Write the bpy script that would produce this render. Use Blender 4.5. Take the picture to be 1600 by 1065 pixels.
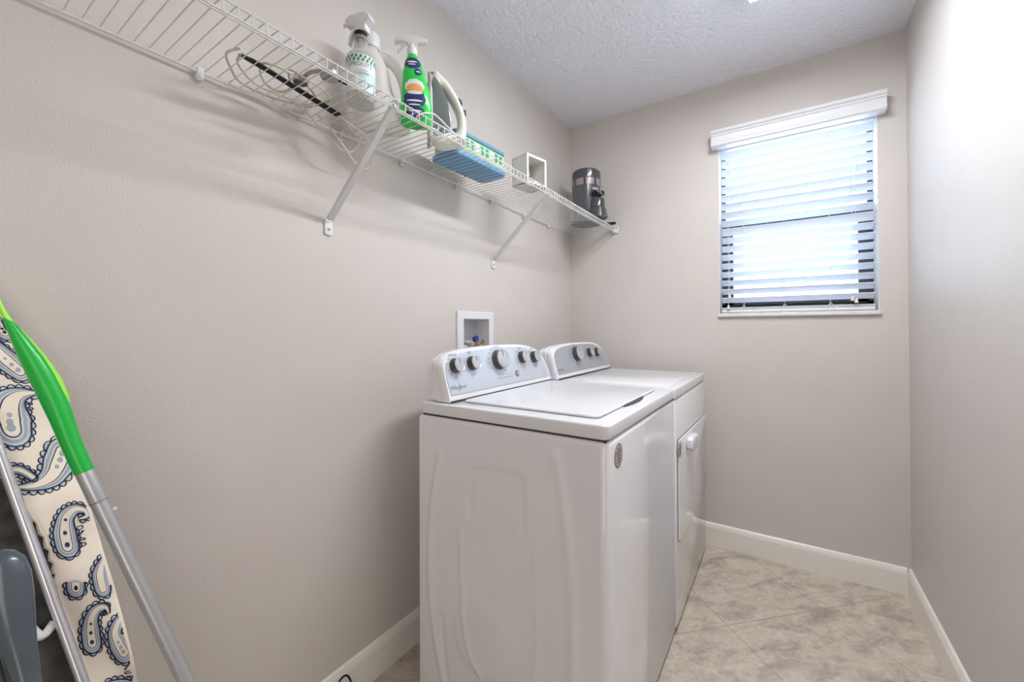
import bpy, bmesh, math, random
import numpy as np
from mathutils import Vector, Matrix
random.seed(7)
SC = bpy.context.scene
for o in list(bpy.data.objects): bpy.data.objects.remove(o, do_unlink=True)
COL = SC.collection
R = math.radians

# ------------------------------------------------------------------ camera, world, lights, exposure
CAM = Vector((1.1555, -2.4306, 1.1659))
def add_camera():
    yaw, pitch, roll = .5812, .0068, -.004
    f = Vector((-math.sin(yaw)*math.cos(pitch), math.cos(yaw)*math.cos(pitch), math.sin(pitch)))
    r = Vector((math.cos(yaw), math.sin(yaw), 0)); u = r.cross(f)
    r2 = math.cos(roll)*r+math.sin(roll)*u; u2 = -math.sin(roll)*r+math.cos(roll)*u
    m = Matrix((r2, u2, -f)).transposed().to_4x4(); m.translation = CAM
    cd = bpy.data.cameras.new('camera'); co = bpy.data.objects.new('camera', cd); COL.objects.link(co)
    co.matrix_world = m
    cd.sensor_fit = 'HORIZONTAL'; cd.sensor_width = 36; cd.lens = 36*640.4/1600
    cd.shift_x = (800-802.85)/1600; cd.shift_y = (507.8-532.5)/1600
    cd.clip_start = .02; cd.clip_end = 100
    SC.camera = co
add_camera()
SC.view_settings.view_transform = 'Standard'
try: SC.view_settings.look = 'None'
except Exception: pass
SC.view_settings.gamma = 1; SC.view_settings.use_curve_mapping = False
SC.view_settings.exposure = 0.60
SC.cycles.use_denoising = True
SC.cycles.max_bounces = 12; SC.cycles.diffuse_bounces = 8; SC.cycles.transparent_max_bounces = 16
SC.cycles.sample_clamp_indirect = 8

SKY = (.66, .82, 1.0); SKY_STRENGTH = 5.4
LAMP_STRENGTH = 54
FILL_POWER = 7.8
wd = bpy.data.worlds.new('daylight'); SC.world = wd; wd.use_nodes = True
bg = wd.node_tree.nodes['Background']; bg.inputs[0].default_value = (*SKY, 1); bg.inputs[1].default_value = SKY_STRENGTH
def area(name, loc, direction, sx, sy, power, color):
    ld = bpy.data.lights.new(name, 'AREA'); ld.shape = 'RECTANGLE'; ld.size = sx; ld.size_y = sy; ld.energy = power; ld.color = color
    lo = bpy.data.objects.new(name, ld); COL.objects.link(lo); lo.location = loc
    lo.rotation_euler = Vector(direction).to_track_quat('-Z', 'Y').to_euler()
    return lo
# added fill light behind the viewer
area('fill_light', (1.56, -2.98, 1.25), (-1, .36, 0), .7, 1.9, FILL_POWER, (1, .955, .90))

# ------------------------------------------------------------------ materials
def mat(name, color, rough=.5, metal=0, bump=0, bscale=100, bdetail=3, coat=0, spec=.5, trans=0, alpha=1, noise=0, nscale=5, emit=None, ior=1.5, sheen=0, bdist=.002):
    m = bpy.data.materials.new(name); m.use_nodes = True; nt = m.node_tree; b = nt.nodes['Principled BSDF']
    c = (*color, 1); b.inputs['Base Color'].default_value = c
    b.inputs['Roughness'].default_value = rough; b.inputs['Metallic'].default_value = metal
    b.inputs['Coat Weight'].default_value = coat; b.inputs['Coat Roughness'].default_value = .08
    b.inputs['Specular IOR Level'].default_value = spec; b.inputs['IOR'].default_value = ior
    b.inputs['Transmission Weight'].default_value = trans; b.inputs['Alpha'].default_value = alpha
    if sheen: b.inputs['Sheen Weight'].default_value = sheen
    if emit: b.inputs['Emission Color'].default_value = (*emit[0], 1); b.inputs['Emission Strength'].default_value = emit[1]
    tc = nt.nodes.new('ShaderNodeTexCoord')
    n2 = nt.nodes.new('ShaderNodeTexNoise'); n2.inputs['Scale'].default_value = nscale; n2.inputs['Detail'].default_value = 4
    nt.links.new(tc.outputs['Object'], n2.inputs['Vector'])
    cr = nt.nodes.new('ShaderNodeValToRGB'); k = noise if noise else .015
    cr.color_ramp.elements[0].color = (*[max(0, x*(1-k)) for x in color], 1); cr.color_ramp.elements[1].color = (*[min(1, x*(1+k)) for x in color], 1)
    cr.color_ramp.elements[0].position = .3; cr.color_ramp.elements[1].position = .7
    nt.links.new(n2.outputs['Fac'], cr.inputs[0]); nt.links.new(cr.outputs[0], b.inputs['Base Color'])
    if bump:
        n = nt.nodes.new('ShaderNodeTexNoise'); n.inputs['Scale'].default_value = bscale; n.inputs['Detail'].default_value = bdetail
        nt.links.new(tc.outputs['Object'], n.inputs['Vector'])
        bp = nt.nodes.new('ShaderNodeBump'); bp.inputs['Strength'].default_value = bump; bp.inputs['Distance'].default_value = bdist
        nt.links.new(n.outputs['Fac'], bp.inputs['Height']); nt.links.new(bp.outputs[0], b.inputs['Normal'])
    return m
M = {}
M['wall'] = mat('wall_paint', (.588, .548, .512), rough=.45, bump=.5, bscale=250, bdetail=2, bdist=.0022)
M['ceil'] = mat('ceiling_texture', (.77, .78, .83), rough=.85, bump=1.0, bscale=55, bdetail=3, bdist=.013)
M['trim'] = mat('trim_paint', (.80, .765, .71), rough=.28)
M['enamel'] = mat('white_enamel', (.785, .785, .815), rough=.12, coat=.4)
M['enamel_top'] = mat('white_enamel_top', (.74, .74, .765), rough=.22, coat=.3)
M['plastic'] = mat('white_plastic', (.70, .70, .72), rough=.35)
M['shelf'] = mat('white_vinyl_wire', (.66, .66, .655), rough=.35)
M['black'] = mat('black_plastic', (.010, .010, .011), rough=.6, spec=.25)
M['gap'] = mat('dark_gap', (.05, .05, .052), rough=.7)
M['silver_panel_lit'] = mat('silver_panel_lit', (.60, .635, .70), rough=.30, metal=.35)  # window reflection is put into this base colour, brighter and bluer
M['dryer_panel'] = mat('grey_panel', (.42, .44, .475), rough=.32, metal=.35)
M['knob_side'] = mat('knob_charcoal', (.05, .048, .048), rough=.3)
M['knob_face'] = mat('knob_silver', (.58, .575, .58), rough=.3, metal=.6)
M['ink'] = mat('printed_grey', (.20, .21, .24), rough=.5)
M['ink_light'] = mat('printed_light_grey', (.42, .45, .50), rough=.5)
M['badge'] = mat('taupe_badge', (.40, .36, .33), rough=.4)
M['badge_ink'] = mat('badge_ink', (.13, .11, .10), rough=.5)
M['bronze'] = mat('bronze_frame', (.035, .037, .042), rough=.5)
M['marble'] = mat('sill_marble', (.72, .71, .69), rough=.25, noise=.08, nscale=30)
M['green'] = mat('green_plastic', (.008, .46, .05), rough=.3)
M['lime'] = mat('lime_plastic', (.36, .82, .07), rough=.4)
M['pole'] = mat('silver_pole', (.50, .50, .52), rough=.34, metal=.55)
M['tube'] = mat('bright_tube', (.66, .66, .70), rough=.22, metal=.7)
M['cover'] = mat('cream_cotton', (.86, .765, .65), rough=.9, bump=.25, bscale=900, noise=.10, nscale=14, bdist=.0006)
M['navy'] = mat('navy_print', (.020, .032, .085), rough=.9)
M['greyblue'] = mat('grey_blue_print', (.36, .41, .46), rough=.9)
M['paleblue'] = mat('pale_blue_print', (.60, .63, .66), rough=.9)
M['mesh'] = mat('dark_board_steel', (.035, .033, .030), rough=.6, noise=.5, nscale=40)
M['slate'] = mat('slate_plastic', (.075, .098, .118), rough=.28, noise=.2, nscale=9, coat=.3)
M['cord'] = mat('beige_cord', (.60, .54, .44), rough=.5)
M['metal'] = mat('grey_steel', (.38, .37, .36), rough=.4, metal=.8)
M['jug'] = mat('jug_white', (.80, .78, .75), rough=.35)
M['label_w'] = mat('label_white', (.74, .78, .77), rough=.5)
M['label_b'] = mat('label_aqua', (.52, .70, .70), rough=.5)
M['leaf_d'] = mat('leaf_dark', (.02, .09, .055), rough=.6)
M['leaf_m'] = mat('leaf_mint', (.22, .60, .36), rough=.6)
M['green_liq'] = mat('green_bottle', (.02, .60, .07), rough=.2)
M['navy_label'] = mat('navy_label', (.025, .03, .15), rough=.4)
M['orange'] = mat('orange_print', (.75, .38, .10), rough=.5)
M['iron_w'] = mat('iron_white', (.74, .72, .67), rough=.3)
M['iron_tank'] = mat('iron_smoky_tank', (.15, .17, .18), rough=.12, coat=.5)
M['purple'] = mat('dark_purple', (.035, .025, .07), rough=.3)
M['brown'] = mat('brown_edge', (.06, .035, .03), rough=.4)
M['blue_pl'] = mat('blue_plastic', (.11, .30, .52), rough=.4)
M['blue_lid'] = mat('blue_lid', (.10, .27, .42), rough=.4)
M['mint_pl'] = mat('light_green_plastic', (.40, .60, .30), rough=.45)
M['teal_pl'] = mat('teal_print', (.02, .28, .22), rough=.5)
M['boxwhite'] = mat('box_white', (.72, .71, .67), rough=.45)
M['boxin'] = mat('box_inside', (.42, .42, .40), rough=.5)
M['yellowed'] = mat('yellowed_plastic', (.40, .38, .28), rough=.5)
M['charcoal'] = mat('charcoal_plastic', (.055, .055, .062), rough=.22, coat=.4)
M['charcoal2'] = mat('charcoal_gloss', (.075, .075, .088), rough=.18, coat=.4)
M['pinkband'] = mat('smoky_pink_band', (.30, .245, .245), rough=.15, bump=.4, bscale=160)
M['brass'] = mat('brass_valve', (.38, .32, .12), rough=.35, metal=.8)
M['bluehandle'] = mat('blue_valve', (.02, .05, .32), rough=.35)
M['tassel'] = mat('tassel_cream', (.75, .70, .60), rough=.5)
M['lamp_body'] = mat('lamp_body', (.8, .8, .8), rough=.4)
M['diffuser'] = mat('lamp_diffuser', (.9, .9, .9), rough=.4, emit=((.93, .955, 1.0), LAMP_STRENGTH))

def glassy(name, color, alpha_mix, rough=.05):
    m = bpy.data.materials.new(name); m.use_nodes = True; nt = m.node_tree; nt.nodes.clear()
    out = nt.nodes.new('ShaderNodeOutputMaterial'); mix = nt.nodes.new('ShaderNodeMixShader')
    t = nt.nodes.new('ShaderNodeBsdfTransparent'); g = nt.nodes.new('ShaderNodeBsdfPrincipled')
    t.inputs[0].default_value = (*[min(1, .6+.4*c) for c in color], 1)
    g.inputs['Base Color'].default_value = (*color, 1); g.inputs['Roughness'].default_value = rough
    lw = nt.nodes.new('ShaderNodeLayerWeight'); lw.inputs[0].default_value = .35
    mr = nt.nodes.new('ShaderNodeMapRange'); mr.inputs['To Min'].default_value = alpha_mix; mr.inputs['To Max'].default_value = min(1, alpha_mix+.5)
    nt.links.new(lw.outputs['Facing'], mr.inputs[0]); nt.links.new(mr.outputs[0], mix.inputs[0])
    nt.links.new(t.outputs[0], mix.inputs[1]); nt.links.new(g.outputs[0], mix.inputs[2]); nt.links.new(mix.outputs[0], out.inputs[0])
    return m
M['clear'] = glassy('clear_plastic', (.62, .62, .60), .30)
M['milky'] = glassy('milky_plastic', (.80, .80, .80), .55, .2)
M['pane'] = glassy('window_glass', (.8, .85, .9), .04, .02)
def slat_material():
    m = bpy.data.materials.new('blind_slat'); m.use_nodes = True; nt = m.node_tree; nt.nodes.clear()
    out = nt.nodes.new('ShaderNodeOutputMaterial'); mix = nt.nodes.new('ShaderNodeMixShader'); mix.inputs[0].default_value = .17
    p = nt.nodes.new('ShaderNodeBsdfPrincipled'); p.inputs['Base Color'].default_value = (.84, .85, .88, 1); p.inputs['Roughness'].default_value = .35
    t = nt.nodes.new('ShaderNodeBsdfTranslucent'); t.inputs[0].default_value = (.80, .84, .95, 1)
    nt.links.new(p.outputs[0], mix.inputs[1]); nt.links.new(t.outputs[0], mix.inputs[2]); nt.links.new(mix.outputs[0], out.inputs[0])
    return m
M['slat'] = slat_material()
def floor_material():
    m = bpy.data.materials.new('floor_tile'); m.use_nodes = True; nt = m.node_tree; N = nt.nodes; L = nt.links; b = N['Principled BSDF']
    tc = N.new('ShaderNodeTexCoord')
    mp = N.new('ShaderNodeMapping'); mp.vector_type = 'POINT'; mp.inputs['Rotation'].default_value = (0, 0, R(-45))
    L.new(tc.outputs['Object'], mp.inputs['Vector'])
    sx = N.new('ShaderNodeSeparateXYZ'); L.new(mp.outputs[0], sx.inputs[0])
    def line(sock, off):
        a = N.new('ShaderNodeMath'); a.operation = 'SUBTRACT'; a.inputs[1].default_value = off-40*TILE; L.new(sock, a.inputs[0])
        d = N.new('ShaderNodeMath'); d.operation = 'DIVIDE'; d.inputs[1].default_value = TILE; L.new(a.outputs[0], d.inputs[0])
        f = N.new('ShaderNodeMath'); f.operation = 'FRACT'; L.new(d.outputs[0], f.inputs[0])
        s = N.new('ShaderNodeMath'); s.operation = 'SUBTRACT'; s.inputs[1].default_value = .5; L.new(f.outputs[0], s.inputs[0])
        ab = N.new('ShaderNodeMath'); ab.operation = 'ABSOLUTE'; L.new(s.outputs[0], ab.inputs[0])
        g = N.new('ShaderNodeMath'); g.operation = 'GREATER_THAN'; g.inputs[1].default_value = .5-.0017/TILE; L.new(ab.outputs[0], g.inputs[0])
        return g.outputs[0]
    TILE = .4525; c = math.sqrt(.5)
    offy = c*(-.8542-.7397); offx = c*(1.1079-.1323)      # measured grout crossings
    g1 = line(sx.outputs['X'], offx); g2 = line(sx.outputs['Y'], offy)
    mx = N.new('ShaderNodeMath'); mx.operation = 'MAXIMUM'; L.new(g1, mx.inputs[0]); L.new(g2, mx.inputs[1])
    n1 = N.new('ShaderNodeTexNoise'); n1.inputs['Scale'].default_value = 7; n1.inputs['Detail'].default_value = 9; n1.inputs['Roughness'].default_value = .68; n1.inputs['Distortion'].default_value = .6
    st = N.new('ShaderNodeMapping'); st.inputs['Scale'].default_value = (1, 1.9, 1); L.new(mp.outputs[0], st.inputs['Vector']); L.new(st.outputs[0], n1.inputs['Vector'])
    cr = N.new('ShaderNodeValToRGB'); e = cr.color_ramp.elements
    e[0].position = .33; e[0].color = (.34, .295, .24, 1); e[1].position = .70; e[1].color = (.64, .575, .48, 1)
    x = e.new(.50); x.color = (.53, .47, .385, 1); x = e.new(.43); x.color = (.44, .385, .315, 1)
    L.new(n1.outputs['Fac'], cr.inputs[0])
    n3 = N.new('ShaderNodeTexNoise'); n3.inputs['Scale'].default_value = 55; n3.inputs['Detail'].default_value = 6; L.new(tc.outputs['Object'], n3.inputs['Vector'])
    mr = N.new('ShaderNodeMapRange'); mr.inputs['From Min'].default_value = .3; mr.inputs['From Max'].default_value = .7; mr.inputs['To Min'].default_value = .88; mr.inputs['To Max'].default_value = 1.1
    L.new(n3.outputs['Fac'], mr.inputs[0])
    mm = N.new('ShaderNodeMix'); mm.data_type = 'RGBA'; mm.blend_type = 'MULTIPLY'; mm.inputs[0].default_value = 1
    L.new(cr.outputs[0], mm.inputs[6]); L.new(mr.outputs[0], mm.inputs[7])
    gm = N.new('ShaderNodeMix'); gm.data_type = 'RGBA'; L.new(mx.outputs[0], gm.inputs[0]); L.new(mm.outputs[2], gm.inputs[6]); gm.inputs[7].default_value = (.33, .285, .235, 1)
    L.new(gm.outputs[2], b.inputs['Base Color']); b.inputs['Roughness'].default_value = .45
    bp = N.new('ShaderNodeBump'); bp.invert = True; bp.inputs['Strength'].default_value = .4; bp.inputs['Distance'].default_value = .0015; L.new(mx.outputs[0], bp.inputs['Height']); L.new(bp.outputs[0], b.inputs['Normal'])
    return m
M['floor'] = floor_material()

# ------------------------------------------------------------------ mesh helpers
class MB:
    """collects shapes into one mesh, several material slots"""
    def __init__(s): s.v = []; s.f = []; s.m = []; s.mats = []
    def mi(s, m):
        if m not in s.mats: s.mats.append(m)
        return s.mats.index(m)
    def add(s, vs, fs, m, T=None):
        k = len(s.v); i = s.mi(m)
        for p in vs: s.v.append(tuple(T @ Vector(p)) if T is not None else tuple(p))
        for f in fs: s.f.append([k+a for a in f]); s.m.append(i)
    def bm(s, b, m, T=None):
        b.verts.index_update(); s.add([v.co[:] for v in b.verts], [[v.index for v in f.verts] for f in b.faces], m, T); b.free()
    def box(s, lo, hi, m, bev=0, seg=2, T=None):
        b = bmesh.new(); bmesh.ops.create_cube(b, size=1)
        for v in b.verts: v.co = Vector([lo[i]+(v.co[i]+.5)*(hi[i]-lo[i]) for i in range(3)])
        if bev: bmesh.ops.bevel(b, geom=b.edges[:], offset=bev, segments=seg, profile=.5, affect='EDGES')
        s.bm(b, m, T)
    def tube(s, pts, r, m, seg=8, cap=True, T=None, closed=False):
        P = [Vector(p) for p in pts]; n = len(P); vs = []; fs = []
        rr = r if isinstance(r, (list, tuple)) else [r]*n
        t0 = (P[1]-P[0]).normalized(); up = Vector((0, 0, 1)) if abs(t0.z) < .9 else Vector((1, 0, 0))
        a = t0.cross(up).normalized()
        for i in range(n):
            t = (P[(i+1) % n]-P[i-1]).normalized() if closed else (P[min(i+1, n-1)]-P[max(i-1, 0)]).normalized()
            a = (a-t*a.dot(t)).normalized(); b = t.cross(a)
            for k in range(seg):
                w = 2*math.pi*k/seg; vs.append(P[i]+(a*math.cos(w)+b*math.sin(w))*rr[i])
        for i in range(n if closed else n-1):
            for k in range(seg):
                j = (i+1) % n; fs.append([i*seg+k, i*seg+(k+1) % seg, j*seg+(k+1) % seg, j*seg+k])
        if cap and not closed: fs += [list(range(seg))[::-1], [(n-1)*seg+k for k in range(seg)]]
        s.add(vs, fs, m, T)
    def lathe(s, prof, m, seg=32, T=None, sx=1, sy=1, cap=True):
        vs = []; fs = []; n = len(prof)
        for (r, z) in prof:
            for k in range(seg):
                w = 2*math.pi*k/seg; vs.append((r*sx*math.cos(w), r*sy*math.sin(w), z))
        for i in range(n-1):
            for k in range(seg): fs.append([i*seg+k, i*seg+(k+1) % seg, (i+1)*seg+(k+1) % seg, (i+1)*seg+k])
        if cap: fs += [list(range(seg))[::-1], [(n-1)*seg+k for k in range(seg)]]
        s.add(vs, fs, m, T)
    def prism(s, poly, h0, h1, m, T=None, bev=0, seg=2):
        b = bmesh.new(); vs = [b.verts.new((x, y, h0)) for x, y in poly]; f = b.faces.new(vs)
        r = bmesh.ops.extrude_face_region(b, geom=[f])
        for e in r['geom']:
            if isinstance(e, bmesh.types.BMVert): e.co.z = h1
        bmesh.ops.recalc_face_normals(b, faces=b.faces[:])
        if bev:
            ed = [e for e in b.edges if abs(e.verts[0].co.z-e.verts[1].co.z) < 1e-7]
            bmesh.ops.bevel(b, geom=ed, offset=bev, segments=seg, profile=.5, affect='EDGES', clamp_overlap=True)
        s.bm(b, m, T)
    def build(s, name, parent=None, smooth=35, **props):
        me = bpy.data.meshes.new(name); me.from_pydata([tuple(v) for v in s.v], [], s.f)
        for m in s.mats: me.materials.append(M[m])
        me.polygons.foreach_set('material_index', s.m)
        b = bmesh.new(); b.from_mesh(me); bmesh.ops.recalc_face_normals(b, faces=b.faces[:]); b.to_mesh(me); b.free()
        if smooth: me.shade_smooth(); me.set_sharp_from_angle(angle=R(smooth))
        me.update()
        o = bpy.data.objects.new(name, me); COL.objects.link(o)
        if parent is not None:
            o.parent = parent; o.matrix_parent_inverse = parent.matrix_world.inverted()
        for k, v in props.items(): o[k] = v
        return o
def thing(name, label, cat, loc, group=None, rot=None):
    o = bpy.data.objects.new(name, None); COL.objects.link(o); o.empty_display_size = .05
    o.location = loc
    if rot is not None: o.rotation_euler = rot
    o.matrix_world = Matrix.LocRotScale(Vector(loc), None, None)
    o['label'] = label; o['category'] = cat
    if group: o['group'] = group
    return o
def spline(pts, n=8, closed=False):
    P = [Vector(p) for p in pts]; out = []; N = len(P)
    for i in range(N if closed else N-1):
        g = (lambda k: P[k % N]) if closed else (lambda k: P[max(0, min(N-1, k))])
        a, b, c, d = g(i-1), g(i), g(i+1), g(i+2)
        for j in range(n):
            t = j/n; out.append(.5*((2*b)+(c-a)*t+(2*a-5*b+4*c-d)*t*t+(3*b-a-3*c+d)*t**3))
    if not closed: out.append(P[-1])
    return out
def text_geo(mb, txt, size, T, m, depth=.0004, shear=0, align='CENTER', squeeze=1):
    cu = bpy.data.curves.new('lettering', 'FONT'); cu.body = txt; cu.size = size; cu.extrude = depth; cu.shear = shear
    cu.align_x = align; cu.align_y = 'CENTER'; cu.resolution_u = 3
    o = bpy.data.objects.new('lettering', cu); COL.objects.link(o)
    me = bpy.data.meshes.new_from_object(o)
    mb.add([(v.co.x*squeeze, v.co.y, v.co.z) for v in me.vertices], [list(p.vertices) for p in me.polygons], m, T)
    bpy.data.objects.remove(o, do_unlink=True); bpy.data.curves.remove(cu); bpy.data.meshes.remove(me)
def frame_matrix(o, x, y, z):
    m = Matrix((Vector(x), Vector(y), Vector(z))).transposed().to_4x4(); m.translation = Vector(o); return m
def rrect(x0, y0, x1, y1, r, n=5):
    out = []
    for cx, cy, a in ((x1-r, y1-r, 0), (x0+r, y1-r, 90), (x0+r, y0+r, 180), (x1-r, y0+r, 270)):
        for k in range(n+1): w = R(a+90*k/n); out.append((cx+r*math.cos(w), cy+r*math.sin(w)))
    return out

# ------------------------------------------------------------------ the room
W, H, YF = 1.612, 2.465, -3.42
WX0, WX1, WZ0, WZ1 = .872, 1.516, 1.238, 2.125          # window opening
m = MB(); m.box((-.2, YF-.12, -.12), (W+.2, .2, 0), 'floor'); m.build('floor', kind='structure', smooth=0)
m = MB(); m.box((-.2, YF-.12, H), (W+.2, .2, H+.12), 'ceil'); m.build('ceiling', kind='structure', smooth=0)
BX = (-1.105, -.875, .975, 1.225)                        # hole of the laundry supply box: y0,y1,z0,z1
m = MB()
m.box((-.12, YF, 0), (0, BX[0], H), 'wall'); m.box((-.12, BX[1], 0), (0, .16, H), 'wall')
m.box((-.12, BX[0], 0), (0, BX[1], BX[2]), 'wall'); m.box((-.12, BX[0], BX[3]), (0, BX[1], H), 'wall')
m.build('wall_left', kind='structure', smooth=0)
m = MB()
m.box((0, 0, 0), (WX0, .16, H), 'wall'); m.box((WX1, 0, 0), (W, .16, H), 'wall')
m.box((WX0, 0, 0), (WX1, .16, WZ0), 'wall'); m.box((WX0, 0, WZ1), (WX1, .16, H), 'wall')
m.build('wall_back', kind='structure', smooth=0)
m = MB(); m.box((W, YF, 0), (W+.12, .16, H), 'wall'); m.build('wall_right', kind='structure', smooth=0)
m = MB(); m.box((-.12, YF-.12, 0), (W+.12, YF, H), 'wall'); m.build('wall_front', kind='structure', smooth=0)
# baseboards: stepped profile (distance from the wall, height)
BP = [(0, 0), (.014, 0), (.014, .094), (.0125, .097), (.0125, .101), (.0095, .106), (.008, .112), (.0045, .116), (0, .118)]
def baseboard(name, o, along, out, length):
    b = MB(); T = frame_matrix(o, out, (0, 0, 1), along); b.prism(BP, 0, length, 'trim', T=T); b.build(name, kind='structure', smooth=25)
baseboard('baseboard_left', (0, YF, 0), (0, 1, 0), (1, 0, 0), -YF)
baseboard('baseboard_back', (.014, 0, 0), (1, 0, 0), (0, -1, 0), W-.028)
baseboard('baseboard_right', (W, YF, 0), (0, 1, 0), (-1, 0, 0), -YF)

# window: bronze single-hung frame set deep in the reveal, glass, sill
win = bpy.data.objects.new('window_1', None); COL.objects.link(win); win.location = ((WX0+WX1)/2, .11, WZ0); win['kind'] = 'structure'
bpy.context.view_layer.update()
b = MB(); FY0, FY1 = .115, .150
b.box((WX0, FY0, WZ0), (WX0+.022, FY1, WZ1), 'bronze'); b.box((WX1-.022, FY0, WZ0), (WX1, FY1, WZ1), 'bronze')
b.box((WX0, FY0, WZ0), (WX1, FY1, WZ0+.05), 'bronze'); b.box((WX0, FY0, WZ1-.008), (WX1, FY1, WZ1), 'bronze')
b.build('window_frame', win)
b = MB(); b.box((WX0+.022, FY0-.012, WZ0+.048), (WX0+.058, FY1-.012, 1.70), 'bronze'); b.box((WX1-.058, FY0-.012, WZ0+.048), (WX1-.022, FY1-.012, 1.70), 'bronze')
b.box((WX0+.022, FY0-.012, 1.695), (WX1-.022, FY1-.008, 1.74), 'bronze', .003); b.box((WX0+.022, FY0-.012, WZ0+.048), (WX1-.022, FY1-.012, WZ0+.075), 'bronze')
b.build('lower_sash', win)
b = MB(); b.box((WX0+.02, .130, WZ0+.04), (WX1-.02, .134, WZ1-.02), 'pane'); b.build('window_pane', win)
b = MB(); b.box((WX0-.001, .001, WZ0), (WX0+.002, .116, WZ1), 'plastic'); b.box((WX1-.002, .001, WZ0), (WX1+.001, .116, WZ1), 'plastic'); b.build('jamb_liner', win)
b = MB(); b.box((WX0-.004, -.016, WZ0-.018), (WX1+.006, .115, WZ0+.001), 'marble', .003); s = b.build('window_sill', win)

# ------------------------------------------------------------------ window blind
vb = thing('window_blind', 'white horizontal slat blind with a moulded valance hanging in the window', 'blind', ((WX0+WX1)/2, .04, 2.12))
bpy.context.view_layer.update()
b = MB()
vp = [(0, 0), (.052, 0), (.060, .006), (.060, .012), (.054, .022), (.052, .034), (.054, .052), (.060, .058), (.058, .064), (.066, .070), (.068, .078), (.066, .084), (0, .084)]
vx0, vx1, vz = .843, 1.540, 2.112
b.prism(vp, 0, vx1-vx0, 'plastic', T=frame_matrix((vx0, 0, vz), (0, -1, 0), (0, 0, 1), (1, 0, 0)))
b.build('valance', vb, smooth=25)
b = MB(); b.box((WX0+.008, .012, 2.112), (WX1-.008, .062, 2.124), 'plastic', .002); b.build('head_rail', vb)
SX0, SX1 = WX0+.010, WX1-.010
def slat(b, z, y=.040, wid=.048, tilt=30, th=.0026, sag=0):
    n = 6; vs = []; fs = []; c, s_ = math.cos(R(tilt)), math.sin(R(tilt)); NX = 10
    for side in (0, 1):
        for i in range(NX+1):
            x = SX0+(SX1-SX0)*i/NX
            for k in range(n+1):
                t = k/n-.5; cv = .0022*(1-4*t*t); a = t*wid; h = cv+(th if side else 0)
                # room edge (t=-.5) is up, window edge down
                vs.append((x, y+a*c+h*s_, z-a*s_+h*c-sag*math.sin(math.pi*i/NX)))
    S = (NX+1)*(n+1)
    for i in range(NX):
        for k in range(n):
            q = [i*(n+1)+k, (i+1)*(n+1)+k, (i+1)*(n+1)+k+1, i*(n+1)+k+1]; fs.append(q[::-1]); fs.append([a+S for a in q])
        for k in (0, n): q = [i*(n+1)+k, (i+1)*(n+1)+k, (i+1)*(n+1)+k+S, i*(n+1)+k+S]; fs.append(q)
    for i in (0, NX):
        for k in range(n): fs.append([i*(n+1)+k, i*(n+1)+k+1, i*(n+1)+k+1+S, i*(n+1)+k+S])
    b.add(vs, fs, 'slat')
b = MB(); PZ = .0457; zs = [1.308+PZ*i for i in range(18)]
for i, z in enumerate(zs): slat(b, z, tilt=30+random.uniform(-1.2, 1.2)+(14 if i == 8 else 0), sag=random.uniform(0, .0015))
b.build('slats', vb, smooth=30)
b = MB(); b.box((SX0, .014, WZ0+.004), (SX1, .066, WZ0+.020), 'slat', .004)
b.box((SX0, .016, WZ0+.022), (SX1, .064, WZ0+.0255), 'slat', .001); b.box((SX0, .016, WZ0+.0275), (SX1, .064, WZ0+.031), 'slat', .001)
b.build('bottom_rail', vb)
b = MB()
for x in (.985, 1.163, 1.345):
    for y in (.014, .066): b.tube([(x, y, WZ0+.02), (x, y, 2.08)], .0007, 'plastic', 5)
    for z in zs: b.tube([(x, .014, z-.006), (x, .066, z-.006)], .0005, 'plastic', 4)
    b.tube(spline([(x-.012, .013, WZ0+.012), (x-.006, .012, WZ0+.034), (x, .012, WZ0+.04), (x+.006, .012, WZ0+.034), (x+.012, .013, WZ0+.012)], 4), .0013, 'plastic', 5)
b.build('ladder_cords', vb)
for (x, z0, tz) in ((.920, 1.335, 1), (.915, 1.277, 1), (1.425, 1.300, 1), (1.438, 1.290, 1)):
    b = MB(); b.tube([(x, .006, z0), (x, .008, 2.08)], .0009, 'plastic', 5); c = b.build('lift_cord', vb)
    b = MB(); b.lathe([(.003, .018), (.0045, .014), (.0075, 0), (.0070, -.003)], 'tassel', 12, T=Matrix.Translation((x, .006, z0-.012))); b.build('tassel', c)

# ------------------------------------------------------------------ ceiling lamp
cl = thing('ceiling_lamp', 'glowing rectangular flush ceiling lamp at the top edge of the view', 'ceiling lamp', (1.117, -1.09, H))
bpy.context.view_layer.update()
b = MB(); b.box((1.065, -1.54, H-.03), (1.170, -.645, H), 'lamp_body', .004); b.build('lamp_base', cl)
b = MB(); b.box((1.052, -1.555, H-.062), (1.182, -.631, H-.028), 'lamp_body', .006, 3); b.build('lamp_frame', cl)
b = MB(); b.box((1.060, -1.547, H-.066), (1.174, -.639, H-.061), 'diffuser'); b.build('lamp_shade', cl)

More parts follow.
